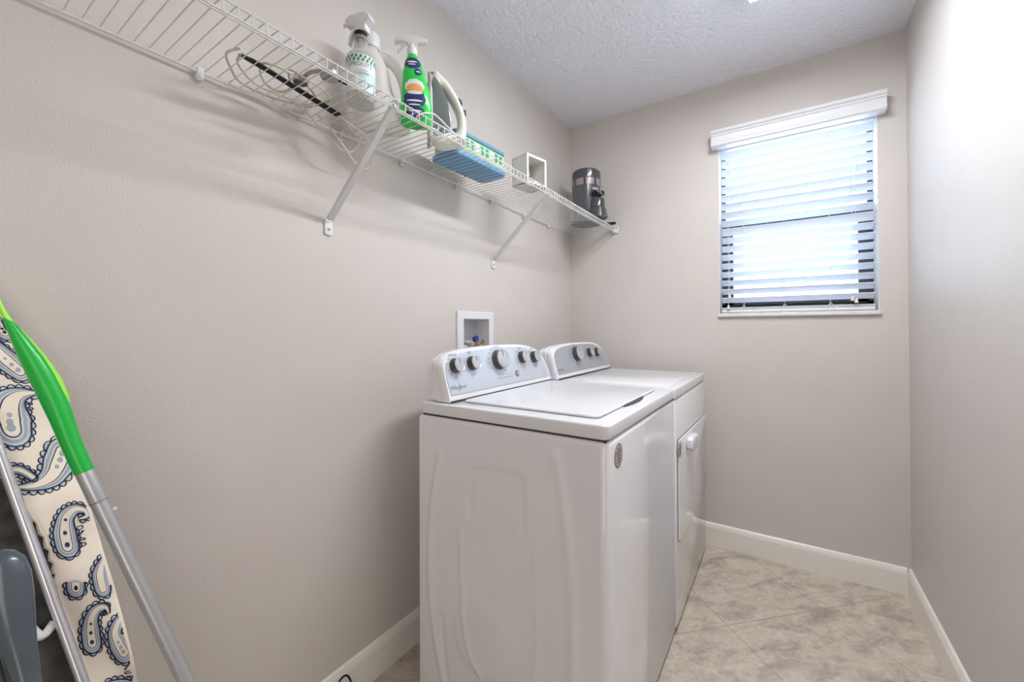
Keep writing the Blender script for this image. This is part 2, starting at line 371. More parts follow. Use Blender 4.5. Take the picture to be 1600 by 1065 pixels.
# ------------------------------------------------------------------ machines
def curve_outline(pts, n=6):
    return [(p.x, p.y) for p in spline([(a, c, 0) for a, c in pts], n)]
def console(root, yc, hw, zb, x0, lean, back, top, panel, prof_l, prof_p):
    """arched control console: bezel ring + shell back to `back`, face leaning"""
    def P(y, z, off=0):       # point on the face plane; z above zb
        return Vector((x0-lean*z+off, yc+y, zb+z))
    out = curve_outline(prof_l); inn = curve_outline(prof_p)
    b = MB(); n = len(out); vs = []; fs = []
    # rings: back outline (slightly shrunk), side, front edge rounded, face
    def ring(sc, xoff, dz=0):
        for y, z in out:
            yy = y*sc; zz = z*sc if z > 0 else z
            vs.append(P(yy, max(zz+dz, 0), xoff))
    depth = x0-back
    rings = [(.93, -depth+.004), (.955, -depth+.03), (.985, -.055), (.992, -.040), (.985, -.038), (.995, -.034), (1.0, -.014), (.998, -.005), (.990, 0)]
    for sc, xo in rings:
        for y, z in out:
            zz = z*sc; xx = x0-lean*zz+xo
            if xo < -.05: xx = max(back, x0-lean*zz*(1+xo/depth*.9)+xo)
            vs.append(Vector((xx, yc+y*sc, zb+zz)))
    for i in range(len(rings)-1):
        for k in range(n-1): fs.append([i*n+k, i*n+k+1, (i+1)*n+k+1, (i+1)*n+k])
    fs.append(list(range(n))); L = len(rings)-1; fs.append([L*n+k for k in range(n)])
    for i in range(len(rings)-1): fs.append([i*n, (i+1)*n, (i+1)*n+n-1, i*n+n-1])
    b.add(vs, fs, 'enamel'); cs = b.build('console', root, smooth=40)
    b = MB(); vs = [P(y, z, .0005) for y, z in inn]+[P(y, z, .0022) for y, z in inn]; k = len(inn)
    fs = [list(range(k))[::-1], list(range(k, 2*k))]+[[i, (i+1) % k, (i+1) % k+k, i+k] for i in range(k)]
    b.add(vs, fs, panel); pn = b.build('control_panel', cs, smooth=30)
    b = MB(); b.box((x0-.01, yc-hw-.0, zb-.0), (x0+.0035, yc+hw, zb+.004), 'gap'); b.build('seam', cs)
    return P, pn, cs
def knob(P, pn, cs, y, z, r, h, marks=10):
    nrm = Vector((1, 0, P.lean)).normalized(); up = Vector((-P.lean, 0, 1)).normalized(); yy = Vector((0, 1, 0))
    T = frame_matrix(P(y, z, .0022), yy, up, nrm)
    b = MB(); b.lathe([(r*1.02, 0), (r*1.02, h*.18), (r*.97, h*.25), (r*.93, h*.9)], 'knob_side', 36, T=T)
    b.lathe([(r*.93, h*.88), (r*.98, h*.93), (r*.96, h*1.05), (r*.86, h*1.08), (r*.80, h*1.04)], 'knob_face', 36, T=T, cap=False)
    b.lathe([(r*.81, h*1.0), (r*.80, h*1.04), (r*.2, h*1.06), (.0005, h*1.06)], 'knob_face', 36, T=T)
    # pointer grip line
    b.box((-r*.05, r*.2, h*1.05), (r*.05, r*.82, h*1.09), 'ink', T=T)
    b.build('knob', cs)
def dial_print(mb, P, y, z, r, n, a0, a1, m='ink_light', words=None):
    up = Vector((-P.lean, 0, 1)).normalized(); yy = Vector((0, 1, 0)); nrm = Vector((1, 0, P.lean)).normalized()
    for i in range(n):
        a = R(a0+(a1-a0)*i/max(1, n-1)); c = P(y+math.cos(a)*r*1.55, z+math.sin(a)*r*1.35, .0024)
        T = frame_matrix(c, yy, up, nrm)
        if words: text_geo(mb, words[i % len(words)], .0062, T, m, .0002)
        T = frame_matrix(P(y+math.cos(a)*r*1.14, z+math.sin(a)*r*1.14, .0024), yy, up, nrm)
        mb.box((-.0012, -.0012, 0), (.0012, .0012, .0003), m, T=T)
def pface(fn, lean): fn.lean = lean; return fn
class Face:
    def __init__(s, f, lean): s.f = f; s.lean = lean
    def __call__(s, *a): return s.f(*a)

def swoosh(mb, P, y, z, w):
    up = Vector((-P.lean, 0, 1)).normalized(); T = frame_matrix(P(y, z, .0024), (0, 1, 0), up, Vector((1, 0, P.lean)).normalized())
    text_geo(mb, 'Whirlpool', w*.235, T, 'ink', .0003, shear=.35)
    pts = spline([(-w*.05, -w*.02, 0), (w*.02, -w*.13, 0), (w*.10, -w*.10, 0), (w*.16, w*.02, 0), (w*.13, w*.12, 0), (w*.06, w*.16, 0)], 6)
    mb.tube([tuple(p+Vector((0, 0, .0002))) for p in pts], w*.008, 'ink', 5, T=T)

# ---- washer
WY0, WY1, XB, XF, ZT = -1.489, -.7855, .170, .806, .930
ws = thing('washing_machine', 'white top-loading washing machine nearest the viewer, five knobs on its arched console', 'washing machine', ((XB+XF)/2, (WY0+WY1)/2, 0))
bpy.context.view_layer.update()
def seg_dist(X, Z, a, c):
    ax, az = a; dx, dz = c[0]-ax, c[1]-az; t = np.clip(((X-ax)*dx+(Z-az)*dz)/(dx*dx+dz*dz), 0, 1)
    return np.hypot(X-ax-t*dx, Z-az-t*dz)
def poly_dist(X, Z, pts):
    p = [(q.x, q.y) for q in spline([(a, c, 0) for a, c in pts], 8)]
    d = np.full(X.shape, 9.)
    for i in range(len(p)-1): d = np.minimum(d, seg_dist(X, Z, p[i], p[i+1]))
    return d
def washer_cabinet():
    b = MB(); z0, z1 = .022, .888
    # shell: plan outline with rounded front corners, open at the embossed left side (own grid joins it)
    r = .022; plan = [(XB, WY0), (XF-r, WY0)]
    for k in range(1, 8): a = R(-90+90*k/7); plan.append((XF-r+r*math.cos(a), WY0+r+r*math.sin(a)))
    plan += [(XF, WY1-.006), (XF-.006, WY1), (XB, WY1)]
    # inward top curl
    levels = [(z0, 0), (z1-.010, 0), (z1-.004, .0015), (z1, .006)]
    n = len(plan); vs = []; fs = []; cx, cy = (XB+XF)/2, (WY0+WY1)/2
    for z, ins in levels:
        for x, y in plan:
            vs.append((x-math.copysign(ins, x-cx), y-math.copysign(ins, y-cy), z))
    for i in range(len(levels)-1):
        for k in range(n):
            if k == 0 and i == 0: continue
            fs.append([i*n+k, i*n+(k+1) % n, (i+1)*n+(k+1) % n, (i+1)*n+k])
    fs.append([(len(levels)-1)*n+k for k in range(n)]); fs.append(list(range(n)))
    b.add(vs, fs, 'enamel')
    # embossed side grid
    nx, nz = 130, 190; xs = np.linspace(XB, XF-r, nx); zz = np.linspace(z0, z1-.010, nz); X, Z = np.meshgrid(xs, zz)
    h = np.zeros_like(X); G = lambda d, w: np.exp(-(d/w)**2)
    h += .0042*G(poly_dist(X, Z, [(.664, .835), (.686, .7185), (.7036, .562), (.7117, .4246), (.7095, .29), (.702, .12)]), .015)
    h += .0036*G(poly_dist(X, Z, [(.262, .78), (.245, .70), (.2216, .569), (.2152, .3986), (.232, .2368), (.2711, .08)]), .012)
    h -= .0030*G(poly_dist(X, Z, [(.378, .62), (.381, .727), (.4248, .752), (.5357, .755), (.556, .735), (.5596, .62)]), .012)
    h += .0022*G(poly_dist(X, Z, [(.343, .56), (.345, .46), (.353, .3236), (.378, .2155), (.422, .15), (.44, .06)]), .010)
    h += .0020*G(poly_dist(X, Z, [(.603, .5722), (.606, .42), (.603, .2765), (.585, .12)]), .010)
    h -= .0020*G(poly_dist(X, Z, [(.266, .27), (.273, .17), (.288, .08)]), .008)
    dc = np.hypot((X-.425), (Z-.268)); h += .0030/(1+np.exp((dc-.108)/.006))
    du = np.minimum(1, np.maximum(0, (Z-.30)/.4)); inside = (1/(1+np.exp(-(X-.385)/.008)))*(1/(1+np.exp((X-.552)/.008)))*(1/(1+np.exp((Z-.745)/.007)))
    h -= .0022*inside*du
    h *= 1.5; edge = np.minimum(np.minimum(X-XB, XF-r-X), np.minimum(Z-z0, z1-.010-Z)); h *= np.clip(edge/.02, 0, 1)
    vs = [(float(X[j, i]), float(WY0-h[j, i]), float(Z[j, i])) for j in range(nz) for i in range(nx)]
    fs = [[j*nx+i, j*nx+i+1, (j+1)*nx+i+1, (j+1)*nx+i] for j in range(nz-1) for i in range(nx-1)]
    b.add(vs, fs, 'enamel')
    b.build('cabinet', ws, smooth=50)
washer_cabinet()
b = MB(); b.box((XB+.01, WY0+.008, .886), (XF-.010, WY1-.008, .8955), 'gap'); b.build('top_gap', ws)  # dark strip filling the gap under the top panel
wtop = [q for q in rrect(XB, WY0, XF, WY1, .020) if not (q[1] > (WY0+WY1)/2)]+[]
wtop = [(XF, WY1-.003), (XF-.003, WY1), (XB+.003, WY1), (XB, WY1-.003)]+wtop
b = MB(); b.prism(wtop, .894, ZT, 'enamel_top', bev=.006, seg=3); tp = b.build('top_panel', ws, smooth=30)
# lid, rounded rectangle with a thin dark seam and a dark plate as the shade of the finger recess in front
lid_poly = rrect(.305, WY0+.058, .757, -.862, .018)
b = MB(); b.prism(rrect(.3035, WY0+.0565, .7585, -.8605, .020), ZT-.001, ZT+.0012, 'ink_light'); b.build('lid_seam', ws)
b = MB(); b.prism(lid_poly, ZT+.0012, ZT+.0085, 'enamel_top', bev=.004, seg=3); b.build('lid', ws, smooth=30)
b = MB()
hp = [(.750, -1.245)]+[(.757+.015*math.sin(math.pi*k/12)**.8, -1.245+.225*k/12) for k in range(1, 12)]+[(.750, -1.02)]
b.prism(hp, ZT+.0002, ZT+.0028, 'gap'); b.build('finger_recess_shade', ws, smooth=30)
for fx in (XB+.04, XF-.10):
    for fy in (WY0+.04, WY1-.09): b = MB(); b.lathe([(.022, 0), (.022, .008), (.012, .010), (.012, .028)], 'black', 18, T=Matrix.Translation((fx+.025, fy+.025, 0))); b.build('foot', ws)
lean = .27
W_out = [(-.335, 0), (-.336, .04), (-.337, .078), (-.334, .116), (-.310, .142), (-.262, .157), (-.150, .166), (0, .1685), (.150, .164), (.250, .145), (.303, .112), (.330, .055), (.336, 0)]
W_in = [(-.322, .020), (-.3265, .05), (-.328, .080), (-.324, .108), (-.303, .130), (-.258, .1455), (-.150, .155), (0, .158), (.145, .1535), (.240, .1355), (.291, .104), (.316, .055), (.322, .020)]
P0, pn, cs = console(ws, -1.138, .33, ZT+.003, .287, lean, XB, 1.10, 'silver_panel_lit', W_out, W_in)
P = Face(P0, lean)
for yk, zk, rr, hh in ((-.280, .110, .0245, .024), (-.193, .112, .0245, .024), (-.036, .113, .037, .026), (.128, .112, .0245, .024), (.222, .108, .0245, .024)):
    knob(P, pn, cs, yk, zk, rr, hh)
up = Vector((-lean, 0, 1)).normalized(); nrm = Vector((1, 0, lean)).normalized()
for (y_, z_, r_, n_, a0_, a1_, wd_, tt, ty, tz) in (
    (-.280, .110, .0245, 6, 130, 300, ['Small', 'Medium', 'Large', 'Super', 'Auto', 'Soak'], 'LOAD SIZE', -.283, .1455),
    (-.193, .112, .0245, 5, 200, -20, ['Cold', 'Cool', 'Warm', 'Hot', 'Tap'], 'TEMP', -.197, .1495),
    (-.036, .113, .037, 14, 235, -55, ['Normal', 'Heavy', 'Bulky', 'Whites', 'Colors', 'Casual', 'Delicate'], None, 0, 0),
    (.128, .112, .0245, 4, 210, -30, ['Light', 'Normal', 'Heavy', 'Deep'], 'SOIL', .127, .1495),
    (.222, .108, .0245, 4, 210, -30, ['Off', '1 Rinse', '2 Rinse', 'Soft'], 'RINSE', .222, .143)):
    b = MB(); dial_print(b, P, y_, z_, r_, n_, a0_, a1_, words=wd_)
    if tt: text_geo(b, tt, .0085, frame_matrix(P(ty, tz, .0024), (0, 1, 0), up, nrm), 'ink', .0002)
    b.build('dial_markings', pn, smooth=0)
b = MB()
for k in range(6): b.lathe([(.0028, 0), (.0028, .0006)], 'ink', 10, T=frame_matrix(P(-.052+.0165*k, .047, .0024), (0, 1, 0), up, nrm))
for k, t_ in enumerate(('Fill', 'Wash', 'Rinse', 'Spin')): text_geo(b, t_, .006, frame_matrix(P(-.048+.027*k, .060, .0024), (0, 1, 0), up, nrm), 'ink_light', .0002)
b.build('status_lights', pn, smooth=0)
b = MB(); swoosh(b, P, -.285, .042, .078); b.build('lettering', pn, smooth=0)
b = MB(); T = frame_matrix(P(.070, .054, .0022), (0, 1, 0), up, nrm); b.lathe([(.012, 0), (.012, .003), (.010, .004)], 'ink', 24, T=T); b.lathe([(.0055, .0038), (.005, .0052)], 'knob_face', 20, T=T); b.build('start_button', cs)
def badge(root, x, y, z, r=.0305):
    T = frame_matrix((x, y, z), (0, 1, 0), (0, 0, 1), (1, 0, 0))
    b = MB(); b.lathe([(r, 0), (r, .0006)], 'badge_ink', 40, T=T); b.lathe([(r*.92, .0005), (r*.92, .0009)], 'badge', 40, T=T)
    for t_, zz in (('HIGH', .016), ('EFFICIENCY', .008), ('WASH', 0), ('SYSTEM', -.008)): text_geo(b, t_, .0072, T @ Matrix.Translation((0, zz, .001)), 'badge_ink', .0002)
    b.box((-.018, -.0175, .0009), (.018, -.0145, .0012), 'badge_ink', T=T)
    b.build('sticker', root, label='round taupe sticker on the white enamel front', smooth=0)
badge(ws, XF, -1.420, .843)

# ---- dryer
DY0, DY1, DF, DT = -.7840, -.092, .810, .9275
dr = thing('clothes_dryer', 'white clothes dryer between the washing machine and the window wall, three knobs', 'dryer', ((XB+DF)/2, (DY0+DY1)/2, 0))
bpy.context.view_layer.update()
b = MB(); b.prism(rrect(XB, DY0, DF, DY1, .003), .022, .886, 'enamel', bev=.003); b.build('cabinet', dr, smooth=30)
b = MB(); b.box((XB+.01, DY0+.006, .884), (DF-.006, DY1-.006, .892), 'gap'); b.build('top_gap', dr)  # same dark strip below the dryer top
b = MB(); b.prism(rrect(XB, DY0, DF, DY1, .004), .8895, DT, 'enamel_top', bev=.0035, seg=3); b.build('top_panel', dr, smooth=30)
b = MB(); pl = [(.775, DY1-.030), (.46, DY1-.030), (.44, DY1-.045), (.43, DY1-.185), (.41, DY1-.200), (.345, DY1-.215), (.33, DY1-.24), (.33, DY0+.05), (.345, DY0+.035), (.76, DY0+.035), (.775, DY0+.05)]
b.prism(pl, DT-.001, DT+.0035, 'enamel_top', bev=.002); b.build('raised_top', dr, smooth=30)
for fy in (DY0+.05, DY1-.09):
    for fx in (XB+.04, DF-.10): b = MB(); b.lathe([(.022, 0), (.022, .008), (.012, .010), (.012, .028)], 'black', 18, T=Matrix.Translation((fx+.025, fy+.025, 0))); b.build('foot', dr)
dp = [(-.758, .728), (-.118, .712), (-.108, .700), (-.104, .370), (-.165, .325), (-.72, .325), (-.758, .345)]
b = MB(); T = frame_matrix((DF, 0, 0), (0, 1, 0), (0, 0, 1), (1, 0, 0))
cxd, czd = -.43, .53
b.prism([(cxd+(y-cxd)*1.012, czd+(z-czd)*1.016) for y, z in dp], -.001, .0006, 'ink', T=T)
b.build('door_seam', dr)
b = MB(); b.prism(dp, .0006, .0075, 'enamel', T=T, bev=.003, seg=3); dd = b.build('door', dr, smooth=30)
b = MB(); hb = [(-.615, .712), (-.50, .706), (-.485, .694), (-.490, .662), (-.515, .648), (-.60, .652), (-.628, .670), (-.628, .700)]
b.prism(hb, .0075, .036, 'plastic', T=T, bev=.009, seg=4); b.build('handle', dd, smooth=40)
b = MB(); b.box((DF-.001, DY0+.01, .327), (DF+.0008, DY0+.026, .3285), 'ink'); b.build('panel_seam', dr)
badge(dr, DF+.0076, -.745, .690, .028)
D_out = [(-.335, 0), (-.337, .045), (-.337, .085), (-.330, .118), (-.300, .140), (-.24, .152), (-.13, .158), (0, .1595), (.14, .155), (.235, .137), (.29, .105), (.325, .05), (.335, 0)]
D_in = [(-.322, .020), (-.326, .05), (-.326, .085), (-.318, .110), (-.292, .129), (-.236, .141), (-.13, .148), (0, .1495), (.135, .145), (.225, .128), (.278, .098), (.311, .05), (.322, .020)]
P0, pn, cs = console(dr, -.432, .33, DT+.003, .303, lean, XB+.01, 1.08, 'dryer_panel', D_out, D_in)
P = Face(P0, lean)
for yk, zk, rr, hh in ((-.092, .103, .036, .026), (.072, .101, .0235, .024), (.170, .098, .0235, .024)): knob(P, pn, cs, yk, zk, rr, hh)
for (y_, z_, r_, n_, a0_, a1_, wd_) in ((-.092, .103, .036, 14, 235, -55, ['Normal', 'Timed', 'Heavy', 'Casual', 'Delicate', 'Damp']), (.072, .101, .0235, 4, 210, -30, ['Low', 'Med', 'High', 'Air']), (.170, .098, .0235, 3, 210, -30, ['Off', 'On', 'Start'])):
    b = MB(); dial_print(b, P, y_, z_, r_, n_, a0_, a1_, words=wd_); b.build('dial_markings', pn, smooth=0)
b = MB(); swoosh(b, P, -.288, .040, .066); b.build('lettering', pn, smooth=0)

# ------------------------------------------------------------------ laundry supply box in the wall
sb = thing('washer_outlet_box', 'white recessed plumbing box in the left wall above the washing machine', 'outlet box', (0, -.99, .96))
bpy.context.view_layer.update()
b = MB(); y0, y1, z0, z1 = -1.118, -.861, .962, 1.2395; iy0, iy1, iz0, iz1 = -1.076, -.895, 1.0, 1.2045
def window_frame_mesh(mb, o0, o1, i0, i1, h, bv, m, T):
    # one-piece picture frame: outer rect o0-o1, inner rect i0-i1, front edge eased by bv
    rings = [((o0, o1), 0), ((o0, o1), h-bv), (((o0[0]+bv, o0[1]+bv), (o1[0]-bv, o1[1]-bv)), h), (((i0[0]-bv, i0[1]-bv), (i1[0]+bv, i1[1]+bv)), h), ((i0, i1), h-bv), ((i0, i1), 0)]
    vs = []
    for (a, c), z in rings: vs += [(a[0], a[1], z), (c[0], a[1], z), (c[0], c[1], z), (a[0], c[1], z)]
    n = len(rings); mb.add(vs, [[(i*4+k), i*4+(k+1) % 4, ((i+1) % n)*4+(k+1) % 4, ((i+1) % n)*4+k] for i in range(n) for k in range(4)], m, T)
window_frame_mesh(b, (y0, z0), (y1, z1), (iy0, iz0), (iy1, iz1), .011, .003, 'plastic', frame_matrix((0, 0, 0), (0, 1, 0), (0, 0, 1), (1, 0, 0)))
b.build('face_frame', sb)
b = MB(); b.box((-.085, iy0-.006, iz0-.006), (-.081, iy1+.006, iz1+.006), 'plastic')
b.box((-.081, iy0-.006, iz0-.006), (.001, iy0, iz1+.006), 'plastic'); b.box((-.081, iy1, iz0-.006), (.001, iy1+.006, iz1+.006), 'plastic')
b.box((-.081, iy0-.006, iz1), (.001, iy1+.006, iz1+.006), 'plastic'); b.box((-.081, iy0-.006, iz0-.006), (.001, iy1+.006, iz0), 'plastic'); b.build('recess', sb)
for y, mt in ((-1.035, 'brass'), (-.925, 'brass')):
    b = MB(); b.lathe([(.012, 0), (.012, .05), (.016, .055), (.016, .085), (.009, .09), (.009, .105)], 'brass', 16, T=Matrix.Translation((-.045, y, iz0)))
    b.tube([(-.045, y, iz0+.07), (-.018, y+.004, iz0+.07), (-.005, y+.01, iz0+.05)], .009, 'metal', 10)
    v = b.build('valve', sb)
b = MB(); T = Matrix.Translation((-.045, -.925, iz0+.105)) @ Matrix.Rotation(R(18), 4, 'X')
b.box((-.010, -.014, 0), (.010, .014, .024), 'bluehandle', .004, T=T); b.build('valve_handle', sb, label='blue valve handle')
b = MB()
b.tube(spline([(-.005, -1.07, iz0+.07), (-.03, -1.05, iz0+.105), (-.02, -1.02, iz0+.095), (-.03, -.99, iz0+.085)], 6), .007, 'metal', 8)
b.tube(spline([(-.02, -.93, iz0+.045), (-.03, -.910, iz0+.085), (-.02, -.90, iz0+.11)], 6), .005, 'brass', 8); b.build('hose', sb)

# ------------------------------------------------------------------ wire shelf
sh = thing('wire_shelf', 'long white vinyl-coated wire shelf along the left wall with diagonal braces', 'shelf', (.15, -1.35, 1.775))
bpy.context.view_layer.update()
SZ = 1.775; YE = -.004; YS = -2.98
b = MB(); k = 0; y = YE-.012
while y > YS:
    b.tube([(.012, y, SZ-.006), (.016, y, SZ), (.302, y, SZ), (.306, y, SZ-.003), (.306, y, SZ-.027)], .0013, 'shelf', 6); y -= .0254
b.build('deck_wires', sh, smooth=60)
for nm, x, z, r in (('back_rod', .013, SZ-.0045, .0032), ('support_rod', .262, SZ-.005, .0019), ('front_rod', .3035, SZ-.004, .0021), ('lip_rod', .3035, SZ-.027, .0022)):
    b = MB(); b.tube([(x, YE, z), (x, YS, z)], r, 'shelf', 10); b.build(nm, sh)
for yb in (-1.700, -.852):
    b = MB()
    T = frame_matrix((.010, yb, 1.497), Vector((.288, 0, .256)).normalized(), (0, 1, 0), Vector((-.256, 0, .288)).normalized())
    L = math.hypot(.288, .256)
    b.prism([(-.0085, -.0065), (.0085, -.0065), (.0085, -.004), (-.0065+.0005, -.004), (-.006, .0065), (-.0085, .0065)], 0, L, 'shelf', T=frame_matrix((.010, yb, 1.497), (0, 1, 0), Vector((-.256, 0, .288)).normalized(), Vector((.288, 0, .256)).normalized()))
    b.tube([(.292, yb-.006, 1.748), (.300, yb-.006, 1.754), (.310, yb-.006, 1.750), (.310, yb-.006, 1.744)], .003, 'shelf', 6)
    br = b.build('support_brace', sh)
    b = MB(); b.prism(rrect(-.013, -.024, .013, .024, .007), 0, .006, 'plastic', T=frame_matrix((0, yb, 1.474), (0, 1, 0), (0, 0, 1), (1, 0, 0)), bev=.0015)
    b.lathe([(.0045, .006), (.004, .0085), (.001, .009)], 'metal', 12, T=frame_matrix((0, yb, 1.468), (0, 1, 0), (0, 0, 1), (1, 0, 0))); b.build('foot_plate', br)
for yc_ in (-2.73, -2.380, -2.032, -1.660, -1.415, -1.12, -.868, -.585, -.307):
    b = MB(); b.box((0, yc_-.007, SZ-.014), (.018, yc_+.007, SZ+.006), 'plastic', .003); b.lathe([(.008, 0), (.008, .010), (.005, .013)], 'plastic', 14, T=frame_matrix((.004, yc_, SZ-.016), (0, 1, 0), (0, 0, 1), (1, 0, 0)))
    b.lathe([(.003, 0), (.0028, .003)], 'metal', 8, T=frame_matrix((.0165, yc_, SZ-.016), (0, 1, 0), (0, 0, 1), (1, 0, 0)))
    b.build('wall_clip', sh)
b = MB(); b.box((.285, -.014, SZ-.036), (.325, 0, SZ+.010), 'plastic', .004); b.lathe([(.004, 0), (.004, .004)], 'metal', 10, T=frame_matrix((.318, -.014, SZ-.002), (1, 0, 0), (0, 0, 1), (0, -1, 0)))
b.box((.296, -.032, SZ-.034), (.312, -.01, SZ-.02), 'plastic', .003)
b.build('end_bracket', sh)
DZ = SZ+.0018          # things stand on this

def mtx(x, y, z, rz=0): return Matrix.Translation((x, y, z)) @ Matrix.Rotation(R(rz), 4, 'Z')
def wrap(mb, pts, r, z, a, m, T, off=.0006):
    """small flat shape wrapped on a cylinder: pts in (arc metres, height)"""
    vs = [((r+off)*math.cos(a+p[0]/r), (r+off)*math.sin(a+p[0]/r), z+p[1]) for p in pts]; mb.add(vs, [list(range(len(vs)))], m, T)
def wrap_text(mb, txt, size, r, z, a, m, T, off=.0008):
    cu = bpy.data.curves.new('lettering', 'FONT'); cu.body = txt; cu.size = size; cu.align_x = 'CENTER'; cu.resolution_u = 2
    o = bpy.data.objects.new('lettering', cu); COL.objects.link(o); me = bpy.data.meshes.new_from_object(o)
    mb.add([((r+off)*math.cos(a+v.co.x/r), (r+off)*math.sin(a+v.co.x/r), z+v.co.y) for v in me.vertices], [list(p.vertices) for p in me.polygons], m, T)
    bpy.data.objects.remove(o, do_unlink=True); bpy.data.curves.remove(cu); bpy.data.meshes.remove(me)

# clear spray bottle
bx, by = .190, -1.722
t = thing('spray_bottle', 'clear spray bottle with white trigger and mint leaf-patterned label on the wire shelf', 'spray bottle', (bx, by, DZ)); bpy.context.view_layer.update()
T = mtx(bx, by, DZ); af = math.atan2(CAM.y-by, CAM.x-bx)
b = MB(); b.lathe([(.030, 0), (.0365, .004), (.038, .012), (.038, .118), (.036, .130), (.029, .140), (.021, .146), (.0185, .150), (.0175, .176), (.0195, .178), (.0195, .186), (.016, .188), (.015, .196)], 'clear', 40, T=T); b.build('bottle', t)
b = MB(); R_ = .0384
def band(mb, r, z0, z1, a0, a1, m, T, n=30):
    vs = []; fs = []
    for i in range(n+1):
        a = a0+(a1-a0)*i/n; vs += [(r*math.cos(a), r*math.sin(a), z0), (r*math.cos(a), r*math.sin(a), z1)]
    for i in range(n): fs.append([2*i, 2*i+2, 2*i+3, 2*i+1])
    mb.add(vs, fs, m, T)
band(b, R_, .024, .122, af-1.9, af+1.9, 'label_w', T)
band(b, R_+.0003, .028, .078, af-.1, af+1.9, 'label_b', T)
for i in range(13):
    for j in range(2):
        a = af-1.8+.3*i+.15*j; z = .106+.009*(1-j)
        lf = [(0, -.005), (.0022, -.001), (.0024, .003), (.0006, .006), (-.0018, .002), (-.002, -.002)]
        wrap(b, lf, R_, z, a, 'leaf_d', T); wrap(b, [(p[0]-.0035, p[1]-.001) for p in lf], R_, z, a, 'leaf_m', T)
for i in range(3): wrap(b, [(0, -.004), (.002, 0), (0, .004), (-.002, 0)], R_, .034+.004*i, af-1.1+.8*i, 'leaf_d', T)
wrap_text(b, 'SPROUTS', .0160, R_, .088, af-.08, 'ink', T, .001); wrap_text(b, 'ALL PURPOSE', .0055, R_, .077, af+.1, 'ink', T, .001); wrap_text(b, 'CLEANER', .0085, R_, .067, af+.1, 'ink', T, .001)
wrap_text(b, '16 FL OZ', .005, R_, .030, af-.2, 'ink', T, .001)
b.build('label', t, smooth=60)
b = MB(); b.lathe([(.0165, .184), (.0165, .200), (.013, .203)], 'black', 28, T=T); b.build('collar', t)
b = MB(); Th = T @ Matrix.Rotation(R(200), 4, 'Z')
side = [(-.022, .200), (.012, .200), (.014, .214), (.040, .222), (.042, .236), (.030, .248), (-.020, .252), (-.034, .240), (-.038, .226), (-.022, .216)]
b.prism(side, -.0135, .0135, 'plastic', T=Th @ Matrix.Rotation(R(90), 4, 'X'), bev=.005, seg=3)
b.prism([(.014, .214), (.022, .214), (.034, .19), (.036, .172), (.031, .172), (.026, .190)], -.007, .007, 'plastic', T=Th @ Matrix.Rotation(R(90), 4, 'X'), bev=.002)
b.lathe([(.004, .040), (.005, .052)], 'plastic', 12, T=Th @ Matrix.Translation((0, 0, .230)) @ Matrix.Rotation(R(90), 4, 'Y')); b.build('trigger_head', t, smooth=40)
b = MB(); b.tube([(bx, by, DZ+.19), (bx+.004, by, DZ+.10), (bx+.012, by, DZ+.01)], .002, 'milky', 6); b.build('dip_tube', t)

# white detergent jug
jx, jy = .128, -1.600
t = thing('detergent_jug', 'white plastic jug with round cap and side handle behind the clear spray bottle', 'jug', (jx, jy, DZ)); bpy.context.view_layer.update()
T = mtx(jx, jy, DZ, -42)
b = MB()
def loft(mb, secs, m, T, n=28, e=2.6):
    vs = []; fs = []
    for (cx_, cy_, a_, b_, z_) in secs:
        for k in range(n):
            w = 2*math.pi*k/n; c, s_ = math.cos(w), math.sin(w)
            vs.append((cx_+a_*math.copysign(abs(c)**(2/e), c), cy_+b_*math.copysign(abs(s_)**(2/e), s_), z_))
    for i in range(len(secs)-1):
        for k in range(n): fs.append([i*n+k, i*n+(k+1) % n, (i+1)*n+(k+1) % n, (i+1)*n+k])
    fs += [list(range(n))[::-1], [(len(secs)-1)*n+k for k in range(n)]]
    mb.add(vs, fs, m, T)
loft(b, [(0, 0, .040, .076, 0), (0, 0, .047, .084, .006), (0, 0, .048, .085, .03), (0, -.002, .048, .082, .055), (0, -.014, .048, .069, .08), (0, -.024, .047, .058, .105), (0, -.028, .046, .054, .14), (0, -.030, .043, .050, .175), (0, -.033, .038, .043, .200), (0, -.036, .033, .034, .220), (0, -.038, .028, .028, .236), (0, -.038, .025, .025, .250)], 'jug', T)
hd = spline([(0, -.025, .222), (0, .005, .220), (0, .035, .206), (0, .058, .175), (0, .070, .130), (0, .073, .085), (0, .068, .05)], 6)
b.tube(hd, [.015+.003*math.sin(i/len(hd)*3.1) for i in range(len(hd))], 'jug', 14, T=T); b.build('jug_body', t, smooth=50)
b = MB(); b.lathe([(.032, .240), (.033, .244), (.032, .270), (.030, .283), (.026, .286)], 'plastic', 36, T=T @ Matrix.Translation((0, -.038, 0))); b.build('cap', t)

